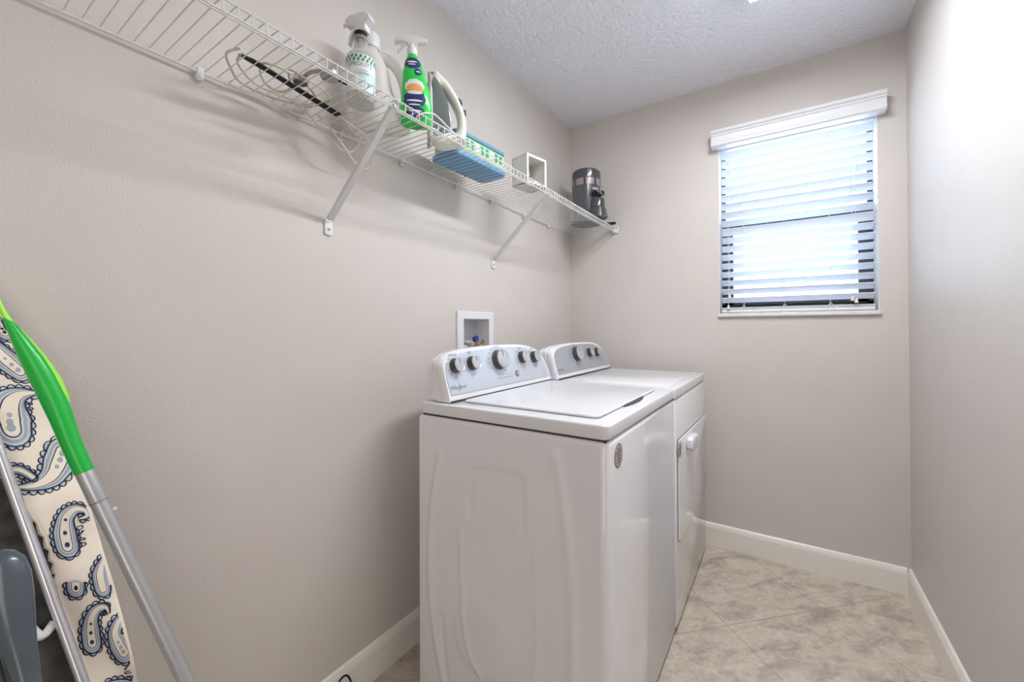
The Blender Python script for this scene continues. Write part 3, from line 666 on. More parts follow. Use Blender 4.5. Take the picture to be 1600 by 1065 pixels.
# green spray bottle
gx, gy = .232, -1.557
t = thing('spray_bottle', 'bright green spray bottle with clear trigger and navy labels left of the iron', 'spray bottle', (gx, gy, DZ)); bpy.context.view_layer.update()
T = mtx(gx, gy, DZ, 44)
b = MB()
loft(b, [(0, 0, .040, .022, 0), (0, 0, .045, .026, .005), (0, 0, .046, .027, .06), (-.002, 0, .042, .026, .10), (-.005, 0, .036, .024, .135), (-.008, 0, .031, .022, .165), (-.010, 0, .024, .019, .190), (-.012, 0, .016, .015, .203), (-.012, 0, .013, .013, .214)], 'green_liq', T, e=2.3); bo = b.build('bottle', t, smooth=50)
b = MB()
def shield(mb, cx_, cz_, rx_, rz_, m, off, n=28, wob=0):
    # drape an ellipse on the loft's broad -Y side
    def surf(x, z):
        for (z0, z1, a0, a1, b0, b1, c0, c1) in SEC:
            if z0 <= z <= z1:
                t_ = (z-z0)/(z1-z0); a_ = a0+(a1-a0)*t_; bb = b0+(b1-b0)*t_; c_ = c0+(c1-c0)*t_
                u = min(.98, abs((x-c_)/a_)); return -bb*(1-u**2.3)**(1/2.3)
        return -.02
    vs = [(cx_, surf(cx_, cz_)-off, cz_)]
    RN = 6
    for q in range(1, RN+1):
        for k in range(n):
            w = 2*math.pi*k/n; rr = q/RN*(1+wob*math.cos(9*w)); x = cx_+rx_*rr*math.cos(w); z = cz_+rz_*rr*math.sin(w); vs.append((x, surf(x, z)-off, z))
    fs = [[0, 1+k, 1+(k+1) % n] for k in range(n)]
    for q in range(RN-1):
        for k in range(n): fs.append([1+q*n+k, 1+q*n+(k+1) % n, 1+(q+1)*n+(k+1) % n, 1+(q+1)*n+k])
    mb.add(vs, fs, m, T); return surf
S_ = [(0, 0, .040, .022, 0), (0, 0, .045, .026, .005), (0, 0, .046, .027, .06), (-.002, 0, .042, .026, .10), (-.005, 0, .036, .024, .135), (-.008, 0, .031, .022, .165), (-.010, 0, .024, .019, .190), (-.012, 0, .016, .015, .203)]
SEC = [(S_[i][4], S_[i+1][4], S_[i][2], S_[i+1][2], S_[i][3], S_[i+1][3], S_[i][0], S_[i+1][0]) for i in range(7)]
shield(b, -.010, .180, .024, .018, 'navy_label', .0006)
shield(b, .006, .153, .011, .011, 'navy_label', .0006)
shield(b, -.004, .108, .028, .022, 'label_w', .0007, wob=.05); shield(b, -.004, .102, .024, .013, 'orange', .0010)
shield(b, -.004, .070, .032, .026, 'navy_label', .0008, wob=.05); shield(b, -.002, .030, .028, .018, 'navy_label', .0006)
shield(b, -.004, .088, .022, .005, 'label_w', .0013); shield(b, -.012, .183, .015, .0028, 'label_w', .0012); shield(b, -.012, .175, .012, .0016, 'label_w', .0012); shield(b, .006, .153, .007, .0018, 'label_w', .0012)
shield(b, -.004, .064, .024, .003, 'label_w', .0012); shield(b, -.004, .052, .018, .0022, 'label_w', .0012); shield(b, -.002, .034, .020, .003, 'label_w', .0012)
b.build('label', t, smooth=60)
b = MB(); Tn = T @ Matrix.Translation((-.012, 0, 0)); b.lathe([(.015, .212), (.015, .230), (.012, .234), (.011, .246)], 'plastic', 28, T=Tn); b.build('collar', t)
b = MB(); Tq = Tn @ Matrix.Rotation(R(90), 4, 'X')
b.prism([(-.012, .236), (.012, .236), (.016, .248), (.045, .252), (.046, .264), (.020, .270), (-.024, .272), (-.048, .262), (-.052, .246), (-.030, .250), (-.014, .248)], -.010, .010, 'milky', T=Tq, bev=.003)
b.prism([(-.018, .250), (-.026, .250), (-.044, .222), (-.040, .220), (-.026, .238)], -.006, .006, 'milky', T=Tq, bev=.0015); b.build('trigger_head', t, smooth=40)

# clothes iron standing on its heel
ix, iy = .218, -1.410
t = thing('clothes_iron', 'white and grey steam iron standing on its heel beside the green bottle', 'iron', (ix, iy, DZ)); bpy.context.view_layer.update()
T = mtx(ix, iy, DZ, 48) @ Matrix.Scale(.95, 4)         # local x = away from the soleplate, local z up
Ty = T @ Matrix.Rotation(R(90), 4, 'X')
b = MB(); sole = [(-.062, .004), (-.056, .004), (-.050, .235), (-.052, .250), (-.056, .250)]
def sole_plate(mb, x0, x1, m, g=0):
    pl = [(-.047+g, 0), (.047-g, 0), (.048-g, .06), (.044-g, .12), (.032-g, .18), (.014, .232-g), (0, .250-g), (-.014, .232-g), (-.032+g, .18), (-.044+g, .12), (-.048+g, .06)]
    mb.prism(pl, x0, x1, m, T=T @ frame_matrix((0, 0, .002), (0, 1, 0), (0, 0, 1), (1, 0, 0)), bev=.002)
sole_plate(b, -.064, -.058, 'metal'); b.build('soleplate', t, smooth=40)
b = MB(); sole_plate(b, -.058, -.050, 'iron_w', .001); b.tube([Ty @ Vector(p) for p in spline([(-.0645, .150, 0), (-.063, .200, 0), (-.057, .236, 0), (-.048, .252, 0)], 5)], .0035, 'brown', 8); b.build('soleplate_rim', t, smooth=40)
b = MB()
body = [(-.050, .002), (.052, .000), (.064, .012), (.070, .050), (.066, .100), (.052, .140), (.028, .185), (.000, .222), (-.030, .246), (-.046, .250)]
opening = [(-.012, .050), (.030, .044), (.038, .090), (.028, .128), (.004, .168), (-.018, .190), (-.026, .150), (-.022, .095)]
# body slab pieces around the handle opening, thickness along local y
def ringprism(mb, outer, inner, h, m):
    o = [(p.x, p.y) for p in spline([(a, c, 0) for a, c in outer], 4, True)]; n = len(o)
    i_ = [(p.x, p.y) for p in spline([(a, c, 0) for a, c in inner], 5, True)]
    ci = (sum(p[0] for p in i_)/len(i_), sum(p[1] for p in i_)/len(i_))
    def ray(poly, ang):
        best = .01; d = (math.cos(ang), math.sin(ang))
        for k in range(len(poly)):
            x1, y1 = poly[k]; x2, y2 = poly[(k+1) % len(poly)]; x1 -= ci[0]; x2 -= ci[0]; y1 -= ci[1]; y2 -= ci[1]
            den = d[0]*(y2-y1)-d[1]*(x2-x1)
            if abs(den) < 1e-12: continue
            s_ = (x1*(y2-y1)-y1*(x2-x1))/den; q = (x1*d[1]-y1*d[0])/den
            if s_ > 0 and -1e-6 <= q <= 1+1e-6: best = max(best, s_)
        return best
    N = 72; vs = []; fs = []
    sect = []
    for k in range(N):
        a = 2*math.pi*k/N; ro = ray(o, a); ri = ray(i_, a); rm = (ro+ri)/2; hr = (ro-ri)/2; c = (math.cos(a), math.sin(a))
        for j in range(12):
            w = 2*math.pi*j/12; e = 2.5; cw, sw = math.cos(w), math.sin(w)
            rr = rm+hr*math.copysign(abs(cw)**(2/e), cw); hh = h*math.copysign(abs(sw)**(2/e), sw)
            vs.append((ci[0]+c[0]*rr, ci[1]+c[1]*rr, hh))
    for k in range(N):
        for j in range(12): fs.append([k*12+j, k*12+(j+1) % 12, ((k+1) % N)*12+(j+1) % 12, ((k+1) % N)*12+j])
    mb.add(vs, fs, m, Ty)
ringprism(b, body, opening, .030, 'iron_w'); b.build('iron_body', t, smooth=60)
b = MB(); b.prism([(p.x, p.y) for p in spline([(a*1.0, c*1.0, 0) for a, c in [(-.048, .030), (.004, .036), (.012, .080), (.006, .125), (-.010, .170), (-.034, .212), (-.048, .200)]], 4, True)], -.034, .034, 'iron_tank', T=Ty, bev=.006, seg=3); b.build('water_tank', t, smooth=50)
b = MB(); b.lathe([(.014, 0), (.015, .006), (.013, .016), (.008, .019)], 'purple', 20, T=Ty @ frame_matrix((.036, .152, 0), (0, 0, 1), Vector((-.55, .83, 0)), Vector((.83, .55, 0)))); b.build('dial', t)
b = MB(); b.box((.050, .112, -.008), (.070, .132, .008), 'purple', .004, T=Ty); b.build('steam_button', t)
b = MB(); b.tube(spline([(ix+.045, iy+.035, DZ+.012), (ix+.060, iy+.020, DZ+.006), (.285, -1.43, DZ+.006), (.280, -1.47, DZ+.020), (.285, -1.54, DZ+.030), (.270, -1.585, DZ+.012), (.24, -1.56, DZ+.005), (.265, -1.50, DZ+.004)], 8), .0026, 'plastic', 8); b.build('power_cord', t)

# blue and green box on the shelf
t = thing('storage_box', 'low blue and light green plastic box lying on the wire shelf beside the iron', 'box', (.150, -1.200, DZ)); bpy.context.view_layer.update()
T = mtx(.150, -1.200, DZ, -3)
b = MB(); b.prism(rrect(-.068, -.145, .068, .145, .02), 0, .022, 'blue_pl', T=T, bev=.006, seg=3)
b.build('base_tray', t, smooth=35)
b = MB(); b.prism(rrect(-.060, -.135, .064, .135, .012), .022, .078, 'mint_pl', T=T, bev=.003)
for i in range(9): b.box((.0635, -.125+.028*i, .040), (.0655, -.110+.028*i, .070), 'teal_pl' if i % 3 else 'label_w', T=T)
b.build('middle_layer', t, smooth=35)
b = MB(); b.prism(rrect(-.064, -.142, .068, .142, .024), .078, .094, 'blue_lid', T=T, bev=.005, seg=3); b.prism(rrect(-.05, -.12, .054, .12, .02), .094, .097, 'blue_pl', T=T, bev=.0015); b.build('lid', t, smooth=35)

# white open box
t = thing('wall_box', 'open-fronted white square plastic box on the shelf near its far end', 'box', (.215, -.895, DZ)); bpy.context.view_layer.update()
T = mtx(.230, -.900, DZ, -13)
b = MB(); w2, dx0, dx1, hh = .059, -.040, .044, .122
b.box((dx0, -w2, 0), (dx0+.004, w2, hh), 'boxin', T=T); b.box((dx0, -w2, 0), (dx1, -w2+.004, hh), 'boxwhite', T=T); b.box((dx0, w2-.004, 0), (dx1, w2, hh), 'boxwhite', T=T)
b.box((dx0, -w2, 0), (dx1, w2, .004), 'boxwhite', T=T); b.box((dx0, -w2, hh-.004), (dx1, w2, hh), 'boxwhite', T=T); b.build('box_body', t)
b = MB()
window_frame_mesh(b, (-w2-.002, 0), (w2+.002, hh+.001), (-w2+.009, .010), (w2-.009, hh-.010), .007, .001, 'plastic', T @ frame_matrix((dx1, 0, 0), (0, 1, 0), (0, 0, 1), (1, 0, 0))); b.build('front_frame', t)
b = MB(); b.lathe([(.030, 0), (.030, .018), (.022, .028), (.008, .034)], 'yellowed', 24, T=T @ frame_matrix((dx0+.004, -.005, .070), (0, 1, 0), (0, 0, 1), (1, 0, 0)))
b.box((dx0+.004, -.045, .105), (dx0+.010, .01, .109), 'plastic', T=T); b.build('fitting', t)

# black cylindrical appliance
ax, ay = .185, -.165
t = thing('grinder', 'black cylindrical countertop appliance with a smoky band at the far shelf end', 'appliance', (ax, ay, DZ)); bpy.context.view_layer.update()
T = mtx(ax, ay, DZ)
b = MB(); b.lathe([(.088, 0), (.092, .006), (.090, .016), (.078, .026)], 'charcoal', 40, T=T); b.build('base', t)
b = MB(); b.lathe([(.074, .020), (.077, .06), (.080, .12), (.082, .205), (.0825, .215)], 'charcoal2', 48, T=T); b.build('housing', t)
b = MB(); b.lathe([(.081, .214), (.082, .255)], 'pinkband', 48, T=T)
for k in range(8): a = 2*math.pi*k/8+.3; b.box((.0805, -.006, .212), (.0835, .006, .257), 'charcoal', T=T @ Matrix.Rotation(a, 4, 'Z'))
b.build('clear_band', t)
b = MB(); b.lathe([(.083, .253), (.084, .262), (.083, .300), (.076, .309), (.04, .313), (.001, .314)], 'charcoal', 48, T=T); b.build('lid', t)
b = MB(); aa = R(-28); Tn = T @ Matrix.Rotation(aa, 4, 'Z')
b.lathe([(.030, 0), (.028, .006), (.020, .008)], 'charcoal2', 28, T=Tn @ frame_matrix((.078, -.006, .155), (0, 1, 0), (0, 0, 1), (1, 0, 0)))
b.lathe([(.016, .004), (.016, .020), (.012, .022), (.011, .014)], 'black', 24, T=Tn @ frame_matrix((.080, -.016, .155), (0, 1, 0), (0, 0, 1), (1, 0, 0)), cap=False)
b.lathe([(.016, .000), (.016, .036), (.012, .038), (.011, .030)], 'charcoal2', 24, T=Tn @ frame_matrix((.080, .024, .158), (0, 1, 0), (0, 0, 1), (1, 0, 0)))
b.build('ports', t)
b = MB(); b.lathe([(.048, .018), (.046, .030), (.040, .070), (.034, .076), (.034, .115), (.030, .128), (.020, .134)], 'charcoal', 36, T=Tn @ Matrix.Translation((.090, .010, 0)) @ Matrix.Diagonal((1.2, 1.2, 1, 1))); b.build('spout', t)
b = MB(); b.box((.0815, -.020, .184), (.0834, .020, .196), 'knob_face', .001, T=Tn); b.build('name_plate', t)
b = MB(); b.tube(spline([(ax+.07, ay+.03, DZ+.01), (.285, -.100, DZ+.008), (.312, -.072, DZ+.013), (.322, -.058, DZ+.014), (.318, -.045, DZ+.013), (.295, -.05, DZ+.010), (.275, -.06, DZ+.006)], 6), .0045, 'black', 8); b.build('power_cord', t)

# long black bar
t = thing('black_bar', 'long flat black bar with grey metal edges lying on the wire shelf', 'bar', (.115, -1.86, DZ)); bpy.context.view_layer.update()
a_, c_ = Vector((.146, -2.000, 0)), Vector((.092, -1.725, 0)); dv = (c_-a_); Lb = dv.length; ang = math.degrees(math.atan2(dv.y, dv.x))
T = mtx(a_.x, a_.y, DZ, ang)
b = MB(); b.prism([(0, 0), (.02, -.010), (.05, -.011), (Lb, -.0105), (Lb, .0105), (.05, .004), (.01, .006)], 0, .005, 'black', T=T, bev=.001); b.build('bar', t)
b = MB(); b.box((.0, .006, .0048), (Lb, .0125, .009), 'metal', .001, T=T); b.build('metal_edge', t)
# grey clamp
t = thing('clamp', 'small grey metal clamp lying across the black bar on the shelf', 'clamp', (.15, -1.86, DZ+.013)); bpy.context.view_layer.update()
b = MB(); z = DZ+.021
b.lathe([(.001, 0), (.017, .002), (.019, .008), (.016, .018), (.005, .022)], 'metal', 22, T=mtx(.130, -1.857, DZ+.0135))
b.build('disc_head', t)
b = MB(); b.tube(spline([(.135, -1.855, z), (.165, -1.862, z+.002), (.190, -1.860, z+.002), (.215, -1.850, z)], 5), .005, 'metal', 10); b.build('arm', t)
b = MB(); b.lathe([(.020, 0), (.022, .004), (.021, .014), (.012, .018)], 'metal', 24, T=mtx(.232, -1.842, DZ+.001)); b.tube([(.232, -1.842, DZ+.01), (.24, -1.80, DZ+.008)], .006, 'black', 8); b.build('cup', t)
# beige cord
t = thing('extension_cord', 'coiled beige extension cord with white plug, loops hanging through the wire shelf', 'cord', (.06, -1.85, DZ)); bpy.context.view_layer.update()
zc = DZ+.0045
b = MB()
pts = [(.14, -2.0, zc+.016), (.100, -2.012, zc+.012), (.062, -1.985, zc), (.030, -1.955, zc), (.020, -1.90, zc), (.030, -1.85, zc), (.060, -1.80, zc+.004), (.086, -1.79, zc+.014), (.118, -1.83, zc+.020), (.150, -1.90, zc+.012), (.135, -1.945, zc+.014), (.100, -1.94, zc+.014), (.070, -1.915, zc+.004), (.065, -1.880, zc), (.085, -1.860, zc+.012), (.130, -1.885, zc+.030), (.170, -1.860, zc+.004), (.168, -1.815, zc), (.140, -1.780, zc), (.110, -1.765, zc+.016), (.080, -1.775, zc+.008), (.045, -1.80, zc)]
b.tube(spline(pts, 8), .0028, 'cord', 8)
pts = [(.145, -1.995, zc+.006), (.09, -1.985, zc+.010), (.045, -1.93, zc+.006), (.040, -1.87, zc+.006), (.050, -1.82, zc+.006)]
b.tube(spline(pts, 8), .0028, 'cord', 8)
b.build('cord_coil', t)
b = MB(); b.tube(spline([(.045, -1.800, zc), (.052, -1.788, SZ-.010), (.060, -1.775, 1.745), (.070, -1.742, 1.712), (.075, -1.700, 1.692), (.076, -1.668, 1.698), (.080, -1.648, 1.732), (.082, -1.675, 1.760), (.086, -1.71, SZ+.002), (.10, -1.755, DZ+.004)], 8), .0026, 'cord', 8)
b.tube(spline([(.060, -1.770, SZ-.004), (.075, -1.745, 1.745), (.095, -1.712, 1.695), (.105, -1.680, 1.655), (.112, -1.655, 1.642), (.118, -1.634, 1.660), (.122, -1.628, 1.700), (.112, -1.655, 1.745), (.095, -1.69, SZ-.008), (.085, -1.72, DZ+.004)], 8), .0026, 'cord', 8); b.build('hanging_loop', t)
b = MB(); T = mtx(.030, -1.795, DZ+.001, 40)
b.box((-.012, -.022, 0), (.012, .022, .018), 'plastic', .003, T=T); b.box((-.008, -.038, .003), (.008, -.020, .015), 'plastic', .003, T=T)
for k in range(4): b.box((-.009, -.037+.004*k, .002), (.009, -.035+.004*k, .016), 'plastic', .0005, T=T)
b.build('plug', t, label='white plug block on the cord')

# ------------------------------------------------------------------ ironing board, folded and leaning on the left wall
E_ = Vector((.35720876, .16957117, -.91850287)); W_ = Vector((.06146241, -.98551794, -.15804036)); N_ = Vector((.93200015, 0, .36245789))
A_ = Vector((.04708365, -2.32148024, 1.20451274))
t0 = (A_.x-.026)/-E_.x; Lup = min(.10, abs((A_.x-.03)/E_.x)); Ldn = A_.z/-E_.z
Ldn = Ldn-.004
board_T = frame_matrix(A_, W_, E_, N_) if False else Matrix((( W_.x, E_.x, N_.x, A_.x), (W_.y, E_.y, N_.y, A_.y), (W_.z, E_.z, N_.z, A_.z), (0, 0, 0, 1)))
t = thing('ironing_board', 'folded ironing board with a cream and navy paisley cover leaning at the left', 'ironing board', tuple(A_+E_*Ldn)); bpy.context.view_layer.update()
TOP, BOT, WID = -.045, Ldn-.03, .34
EDGE_T = [TOP, .10, .17, .27, .36, .4513, .5045, .6117, .6594, .75, BOT]; EDGE_S = [.012, -.005, -.0085, -.0130, -.0160, -.0132, -.0118, -.0062, -.001, .012, .06]
def edge(y): return float(np.interp(y, EDGE_T, EDGE_S))
ol = [(p.x, p.y) for p in spline([(a, c, 0) for a, c in zip(EDGE_S, EDGE_T)], 6)]+[(p.x, p.y) for p in spline([(WID-a, c, 0) for a, c in zip(EDGE_S[::-1], EDGE_T[::-1])], 6)]
b = MB(); b.prism(ol, -.022, 0, 'cover', T=board_T, bev=.005, seg=3)
def B_face(mb, poly, m, off): mb.add([(x, y, off) for x, y in poly], [list(range(len(poly)))], m, board_T)
# paisley print
PX = Vector((-.00060, .00044)); PY = Vector((.00020, .00088))
HEM = [(.073, .17), (.064, .25), (.0577, .2952), (.0444, .3712), (.0426, .4302), (.048, .4781), (.0474, .5501), (.0544, .6091), (.058, .75), (.060, BOT-.06)]
def clipped(x, y): return x < edge(y)+.0052 or x > .30 or y < TOP+.004 or y > BOT
def stroke(mb, pts, wd, m, off, closed=False):
    P_ = [Vector(p) for p in pts]; n = len(P_)
    for i in range(n if closed else n-1):
        a, c = P_[i], P_[(i+1) % n]; mid = (a+c)/2
        if clipped(a.x, a.y) or clipped(c.x, c.y): continue
        d = (c-a)
        if d.length < 1e-7: continue
        d.normalize(); nn = Vector((-d.y, d.x))*wd/2; e = d*wd*.3
        mb.add([(p.x, p.y, off) for p in (a-nn-e, c-nn+e, c+nn+e, a+nn-e)], [[0, 1, 2, 3]], m, board_T)
def fillp(mb, pts, m, off):
    # fan of the clipped polygon
    q = [(max(edge(p[1])+.0052, p[0]), p[1]) for p in pts]
    if max(p[0] for p in q)-min(p[0] for p in q) < 1e-5: return
    mb.add([(x, y, off) for x, y in q], [list(range(len(q)))], m, board_T)
def paisley(mb, c, spine, ws_, lvl=0, hearts=True, scal=9):
    """spine points in print units around c=(s,t); ws_ half widths"""
    c = Vector(c); sp = [Vector((p.x, p.y)) for p in spline([(a, d, 0) for a, d in spine], 6)]; n = len(sp)
    wv = np.interp(np.linspace(0, 1, n), np.linspace(0, 1, len(ws_)), ws_)
    def outline(k, add=0):
        L_, R2 = [], []
        for i in range(n):
            tn = (sp[min(i+1, n-1)]-sp[max(i-1, 0)]).normalized(); nn = Vector((-tn.y, tn.x)); w = max(.4, wv[i]*k+add)
            L_.append(sp[i]+nn*w); R2.append(sp[i]-nn*w)
        # round end at first (fat) point
        tn = (sp[0]-sp[1]).normalized(); nn = Vector((-tn.y, tn.x)); w = wv[0]*k+add; cap = [sp[0]+(-nn*math.cos(math.pi*q/8)*-1+tn*math.sin(math.pi*q/8))*w for q in range(1, 8)]
        cap = [sp[0]+(nn*-math.cos(math.pi*q/8)+tn*math.sin(math.pi*q/8))*w for q in range(1, 8)]
        first = L_[::-1]; ok = (first[-1]-cap[0]).length < (first[-1]-cap[-1]).length
        return first+(cap if ok else cap[::-1])+R2
    def mp(v): q = c+PX*v.x+PY*v.y; return (q.x, q.y)
    o1 = outline(1, 0); z = .0005
    # scallops
    per = [o1[i] for i in range(len(o1))]; acc = 0; last = per[0]; cen = sum(per, Vector((0, 0)))/len(per)
    for i in range(1, len(per)):
        acc += (per[i]-per[i-1]).length
        if acc >= scal:
            acc = 0; d = (per[i]-last)
            if d.length > 1e-6:
                nn = Vector((-d.y, d.x)).normalized(); 
                md = (per[i]+last)/2
                # outward: away from the closest spine point
                cs_ = min(sp, key=lambda s_: (s_-md).length)
                if (md-cs_).dot(nn) < 0: nn = -nn
                loop = [md+d*.5*math.cos(math.pi*q/7)+nn*scal*.62*math.sin(math.pi*q/7) for q in range(8)]
                fillp(mb, [mp(p) for p in loop], 'paleblue', z*.6); stroke(mb, [mp(p) for p in loop], .0016, 'navy', z)
            last = per[i]
    fillp_parts = outline(.95)
    # fill as strips so concave shapes stay clean
    def strips(k, m, off):
        for i in range(n-1):
            q = []
            for ii in (i, i+1):
                tn = (sp[min(ii+1, n-1)]-sp[max(ii-1, 0)]).normalized(); nn = Vector((-tn.y, tn.x)); w = wv[ii]*k; q.append((sp[ii]+nn*w, sp[ii]-nn*w))
            fillp(mb, [mp(q[0][0]), mp(q[0][1]), mp(q[1][1]), mp(q[1][0])], m, off)
        w = wv[0]*k; fillp(mb, [mp(sp[0]+Vector((math.cos(a_), math.sin(a_)))*w) for a_ in [2*math.pi*j/20 for j in range(20)]], m, off*.98)
    strips(.97, 'paleblue', .0011); strips(.80, 'greyblue', .0014); strips(.62, 'paleblue', .0017)
    strips(.50, 'navy', .0020); strips(.43, 'cover', .0023)
    stroke(mb, [mp(p) for p in o1], .0019, 'navy', .0026)
    if hearts:
        for k in range(3):
            p = sp[min(n-1, int(n*(.04+.13*k)))]; rr = wv[0]*(.22-.04*k)
            fillp(mb, [mp(p+Vector((math.cos(a_), math.sin(a_)))*rr) for a_ in [2*math.pi*j/12 for j in range(12)]], 'navy' if hearts == 1 else 'greyblue', .0029)
paisley(b, (.0250, .0900), [(30, 14), (10, 0), (-10, -16), (-28, -26), (-44, -30)], [19, 22, 18, 10, 3], hearts=2)
paisley(b, (.0180, .0300), [(14, 10), (4, -2), (-8, -12), (-14, -24)], [15, 15, 9, 2], hearts=1)
paisley(b, (.0050, .0200), [(8, 16), (2, 0), (2, -18)], [10, 9, 2], hearts=False)
paisley(b, (.0404, .1958), [(8, 10), (4, -10), (6, -36), (20, -56), (46, -66)], [31, 35, 27, 13, 2], hearts=2, scal=11)
paisley(b, (.0170, .2750), [(30, -24), (22, 0), (10, 24), (-14, 42), (-46, 50)], [25, 25, 18, 9, 2], hearts=2, scal=12)
paisley(b, (.0480, .2780), [(26, 4), (6, -6), (-14, -2), (-26, 4)], [7, 8, 6, 2], hearts=False, scal=9)
paisley(b, (.0201, .4024), [(0, 14), (-4, -8), (-2, -34), (12, -50), (28, -50), (32, -40), (20, -34)], [19, 19, 13, 9, 7, 5, 2], hearts=1)
paisley(b, (.0040, .4830), [(8, 16), (4, -6), (8, -26), (14, -42)], [14, 14, 8, 2], hearts=False)
paisley(b, (.0282, .4772), [(0, 4), (0, -2), (0, -6)], [15, 15, 14], hearts=1)
paisley(b, (.0260, .5500), [(-2, 22), (-4, 2), (-2, -18), (8, -32), (22, -34), (26, -24)], [15, 15, 11, 8, 6, 2], hearts=1)
paisley(b, (.0030, .5850), [(6, 22), (-2, 8), (-8, -10), (0, -30), (10, -36)], [17, 17, 12, 8, 3], hearts=2)
paisley(b, (.0180, .6560), [(24, 14), (4, 2), (-20, 0), (-40, 8)], [17, 18, 16, 6], hearts=2)
for k in range(4): paisley(b, (.030+.01*(k % 2), .74+.09*k), [(0, 16), (-4, -8), (2, -30), (18, -42)], [17, 17, 11, 3], hearts=1)
for k in range(3): paisley(b, (.085+.05*(k % 2), .02+.08*k), [(0, 16), (-4, -8), (2, -30), (18, -42)], [20, 20, 13, 3], hearts=1)
# small sprigs
for (s_, t_) in ((.004, .395), (.010, .155), (.004, .62)):
    for k in range(4): stroke(b, [(s_+.004*math.sin(k*2+q*.9)+.001*k, t_+.009*k+.003*math.cos(q*.9)) for q in range(8)], .0014, 'navy', .0007)
cover = b.build('cover', t, smooth=30)
# dark steel underside seen inside the hem
b = MB(); poly = HEM+[(.315, BOT-.06), (.315, .17)]
b.prism(poly, .0005, .0042, 'mesh', T=board_T); b.build('steel_underside', t)
# gathered hem edge
b = MB(); hp = spline([(x, y, .004) for x, y in HEM], 8); b.tube([board_T @ Vector((p.x+.0015*math.sin(i*2.1), p.y, p.z)) for i, p in enumerate(hp)], [.0028+.0008*math.sin(i*2.1) for i in range(len(hp))], 'cover', 8); b.build('gathered_hem', t)
b = MB(); z = .018
b.tube([board_T @ Vector(p) for p in [(.0600, .10, z), (.0585, .278, z), (.0541, .608, z), (.050, .95, z), (.049, BOT-.05, z)]], .0068, 'tube', 18); b.build('leg', t, label='bright silver tubular leg')
b = MB(); b.tube([board_T @ Vector(p) for p in [(.25, .10, z), (.25, BOT-.05, z)]], .0068, 'tube', 18); b.build('leg', t)
b = MB(); b.tube([board_T @ Vector(p) for p in spline([(.060, .510, .012), (.075, .520, .012), (.083, .500, .012), (.085, .470, .012)], 5)], .006, 'plastic', 10); b.build('catch', t)
for s_ in (.049, .25): b = MB(); b.tube([board_T @ Vector((s_, BOT-.06, z)), board_T @ Vector((s_, BOT-.012, z))], .012, 'black', 14); b.build('foot', t)

# ------------------------------------------------------------------ sponge mop with green handle, leaning on the board
Pa, Pb = Vector((.24135393, -2.26355163, .9458866)), Vector((.32373447, -2.15860969, .58106111))
ax_ = (Pb-Pa).normalized(); foot = Pa+ax_*((Pa.z-.03)/-ax_.z)
t = thing('mop', 'long-handled mop with a curved green grip and silver pole leaning at the left', 'mop', tuple(foot)); bpy.context.view_layer.update()
view = (CAM-Pa).normalized(); sd = view.cross(ax_).normalized(); nn = sd.cross(ax_).normalized()
def mp_T(o): return Matrix(((sd.x, nn.x, ax_.x, o.x), (sd.y, nn.y, ax_.y, o.y), (sd.z, nn.z, ax_.z, o.z), (0, 0, 0, 1)))
b = MB(); b.lathe([(.0104, 0), (.0110, .004), (.0113, .052), (.0108, .055)], 'pole', 28, T=mp_T(Pa)); b.build('pole_collar', t)
b = MB(); L_ = (foot-Pa).length; b.lathe([(.0104, .053), (.0104, L_-.02)], 'pole', 28, T=mp_T(Pa)); po = b.build('pole', t)
b = MB(); b.lathe([(.0108, .0515), (.0114, .0522), (.0114, .0535), (.0108, .054)], 'ink', 28, T=mp_T(Pa)); b.build('pole_seam', t)
# grip: spindle shaped, deeper on the side turned to the wall
def grip(mb, secs, m):
    n = 24; vs = []; fs = []
    for (l, off, a_, b_) in secs:
        c = Pa+ax_*(-l)+sd*off
        for k in range(n):
            w = 2*math.pi*k/n; vs.append(c+sd*a_*math.cos(w)+nn*b_*math.sin(w))
    for i in range(len(secs)-1):
        for k in range(n): fs.append([i*n+k, i*n+(k+1) % n, (i+1)*n+(k+1) % n, (i+1)*n+k])
    fs += [list(range(n)), [(len(secs)-1)*n+k for k in range(n)]]
    mb.add(vs, fs, m)
SG = 1 if sd.x > 0 or True else -1
secs = [(-.002, 0, .0116, .0116), (.02, 0, .0118, .0118), (.055, .001, .0120, .0122), (.085, .003, .0132, .0130), (.12, .0045, .0146, .0135), (.155, .0040, .0146, .0135), (.185, .0025, .0130, .0125), (.215, 0, .0098, .010), (.240, -.002, .0060, .0070), (.258, -.004, .0028, .0032)]
b = MB(); grip(b, secs, 'green'); b.build('grip', t, label='dark green curved grip', smooth=50)
b = MB()
secs2 = [(.088, .0085, .0060, .006), (.12, .0130, .0080, .008), (.150, .0130, .0085, .008), (.185, .0085, .0086, .008), (.215, .0035, .0072, .007), (.245, -.002, .0045, .005), (.262, -.0035, .0036, .004), (.285, -.004, .0040, .004), (.31, -.004, .0048, .004), (.335, -.004, .0026, .003)]
grip(b, secs2, 'lime'); b.build('grip_insert', t, label='lime green strip along the grip', smooth=50)
b = MB(); b.lathe([(.003, 0), (.0026, .004), (.001, .005)], 'plastic', 12, T=frame_matrix(Pa+ax_*.075+sd*.0102, nn, ax_, sd)); b.build('push_button', t)
b = MB(); b.box((foot.x-.035, foot.y-.12, .001), (foot.x+.035, foot.y+.12, .028), 'green', .006); b.build('mop_head', t)

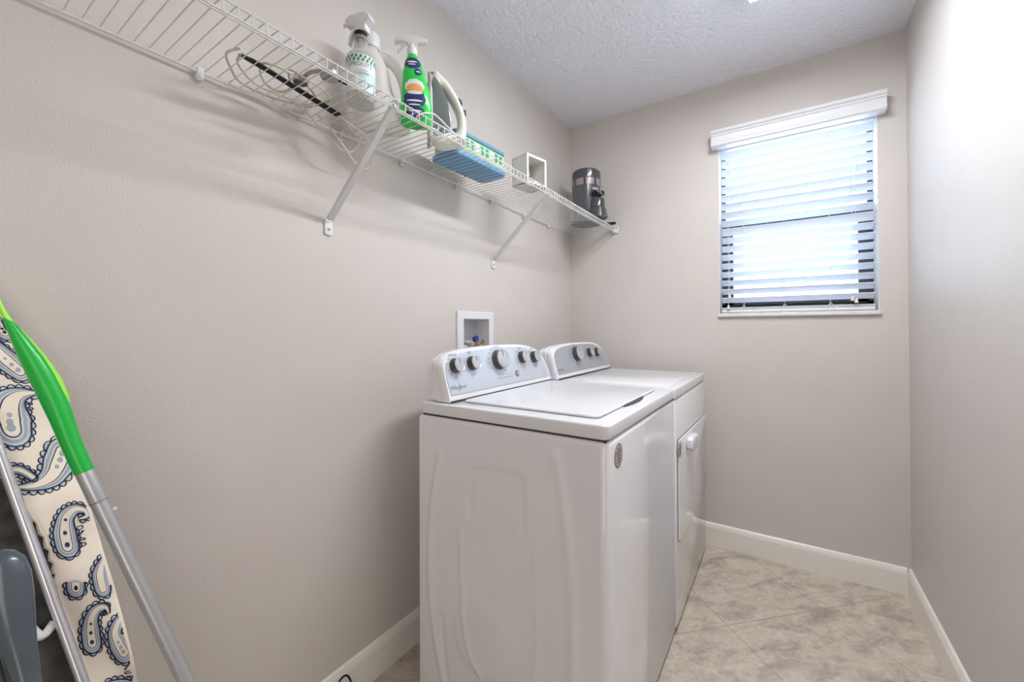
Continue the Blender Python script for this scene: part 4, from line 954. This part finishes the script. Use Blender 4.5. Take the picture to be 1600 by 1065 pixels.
# ------------------------------------------------------------------ slate grey appliance handle, bottom left
t = thing('vacuum_cleaner', 'slate-grey plastic upright appliance at the lower left, before the ironing board', 'vacuum cleaner', (.42, -2.33, 0)); bpy.context.view_layer.update()
def vac_T(z): return z
b = MB()
c0 = Vector((.356, -2.3545, .897)); c1 = Vector((.3827, -2.3365, .7366)); c2 = Vector((.585, -2.25, .10))
ctrl = [(c0, .003, .003), (c0+Vector((.001, 0, -.004)), .011, .010), (Vector((.3583, -2.3537, .884)), .0175, .016), (Vector((.3605, -2.352, .865)), .0208, .019), (Vector((.3626, -2.3506, .842)), .0212, .020), (Vector((.367, -2.347, .805)), .0185, .017), (Vector((.373, -2.342, .775)), .0140, .014), (c1, .0105, .011), (Vector((.42, -2.32, .60)), .0105, .011), (c2, .015, .015), (Vector((.60, -2.245, .03)), .024, .024)]
n = 28; vs = []; fs = []
dirx = Vector((.55, .835, 0)).normalized(); diry = Vector((.835, -.55, 0)).normalized()
for c, a_, b_ in ctrl:
    for k in range(n):
        w = 2*math.pi*k/n; rid = 1+.06*math.cos(3*w); vs.append(c+dirx*a_*rid*math.cos(w)+diry*b_*math.sin(w))
for i in range(len(ctrl)-1):
    for k in range(n): fs.append([i*n+k, i*n+(k+1) % n, (i+1)*n+(k+1) % n, (i+1)*n+k])
fs += [list(range(n)), [(len(ctrl)-1)*n+k for k in range(n)]]
b.add(vs, fs, 'slate'); b.build('body', t, smooth=60)
b = MB(); b.tube([(.362, -2.366, .80), (.376, -2.355, .73), (.43, -2.335, .58), (.590, -2.27, .10)], .0055, 'slate', 14); b.build('side_tube', t)
b = MB(); b.box((.56, -2.36, .002), (.70, -2.16, .045), 'black', .012, 3); b.build('floor_head', t)

# ------------------------------------------------------------------ black cord loop by the baseboard
b = MB(); b.tube(spline([(.040, -1.715, .002), (.034, -1.705, .05), (.030, -1.694, .085), (.030, -1.683, .102), (.030, -1.671, .108), (.030, -1.658, .103), (.032, -1.648, .085), (.036, -1.640, .05), (.045, -1.632, .003)], 6), .0028, 'black', 8)
o = b.build('cable_loop'); o['label'] = 'thin black cable loop rising in front of the left baseboard'; o['category'] = 'cable'
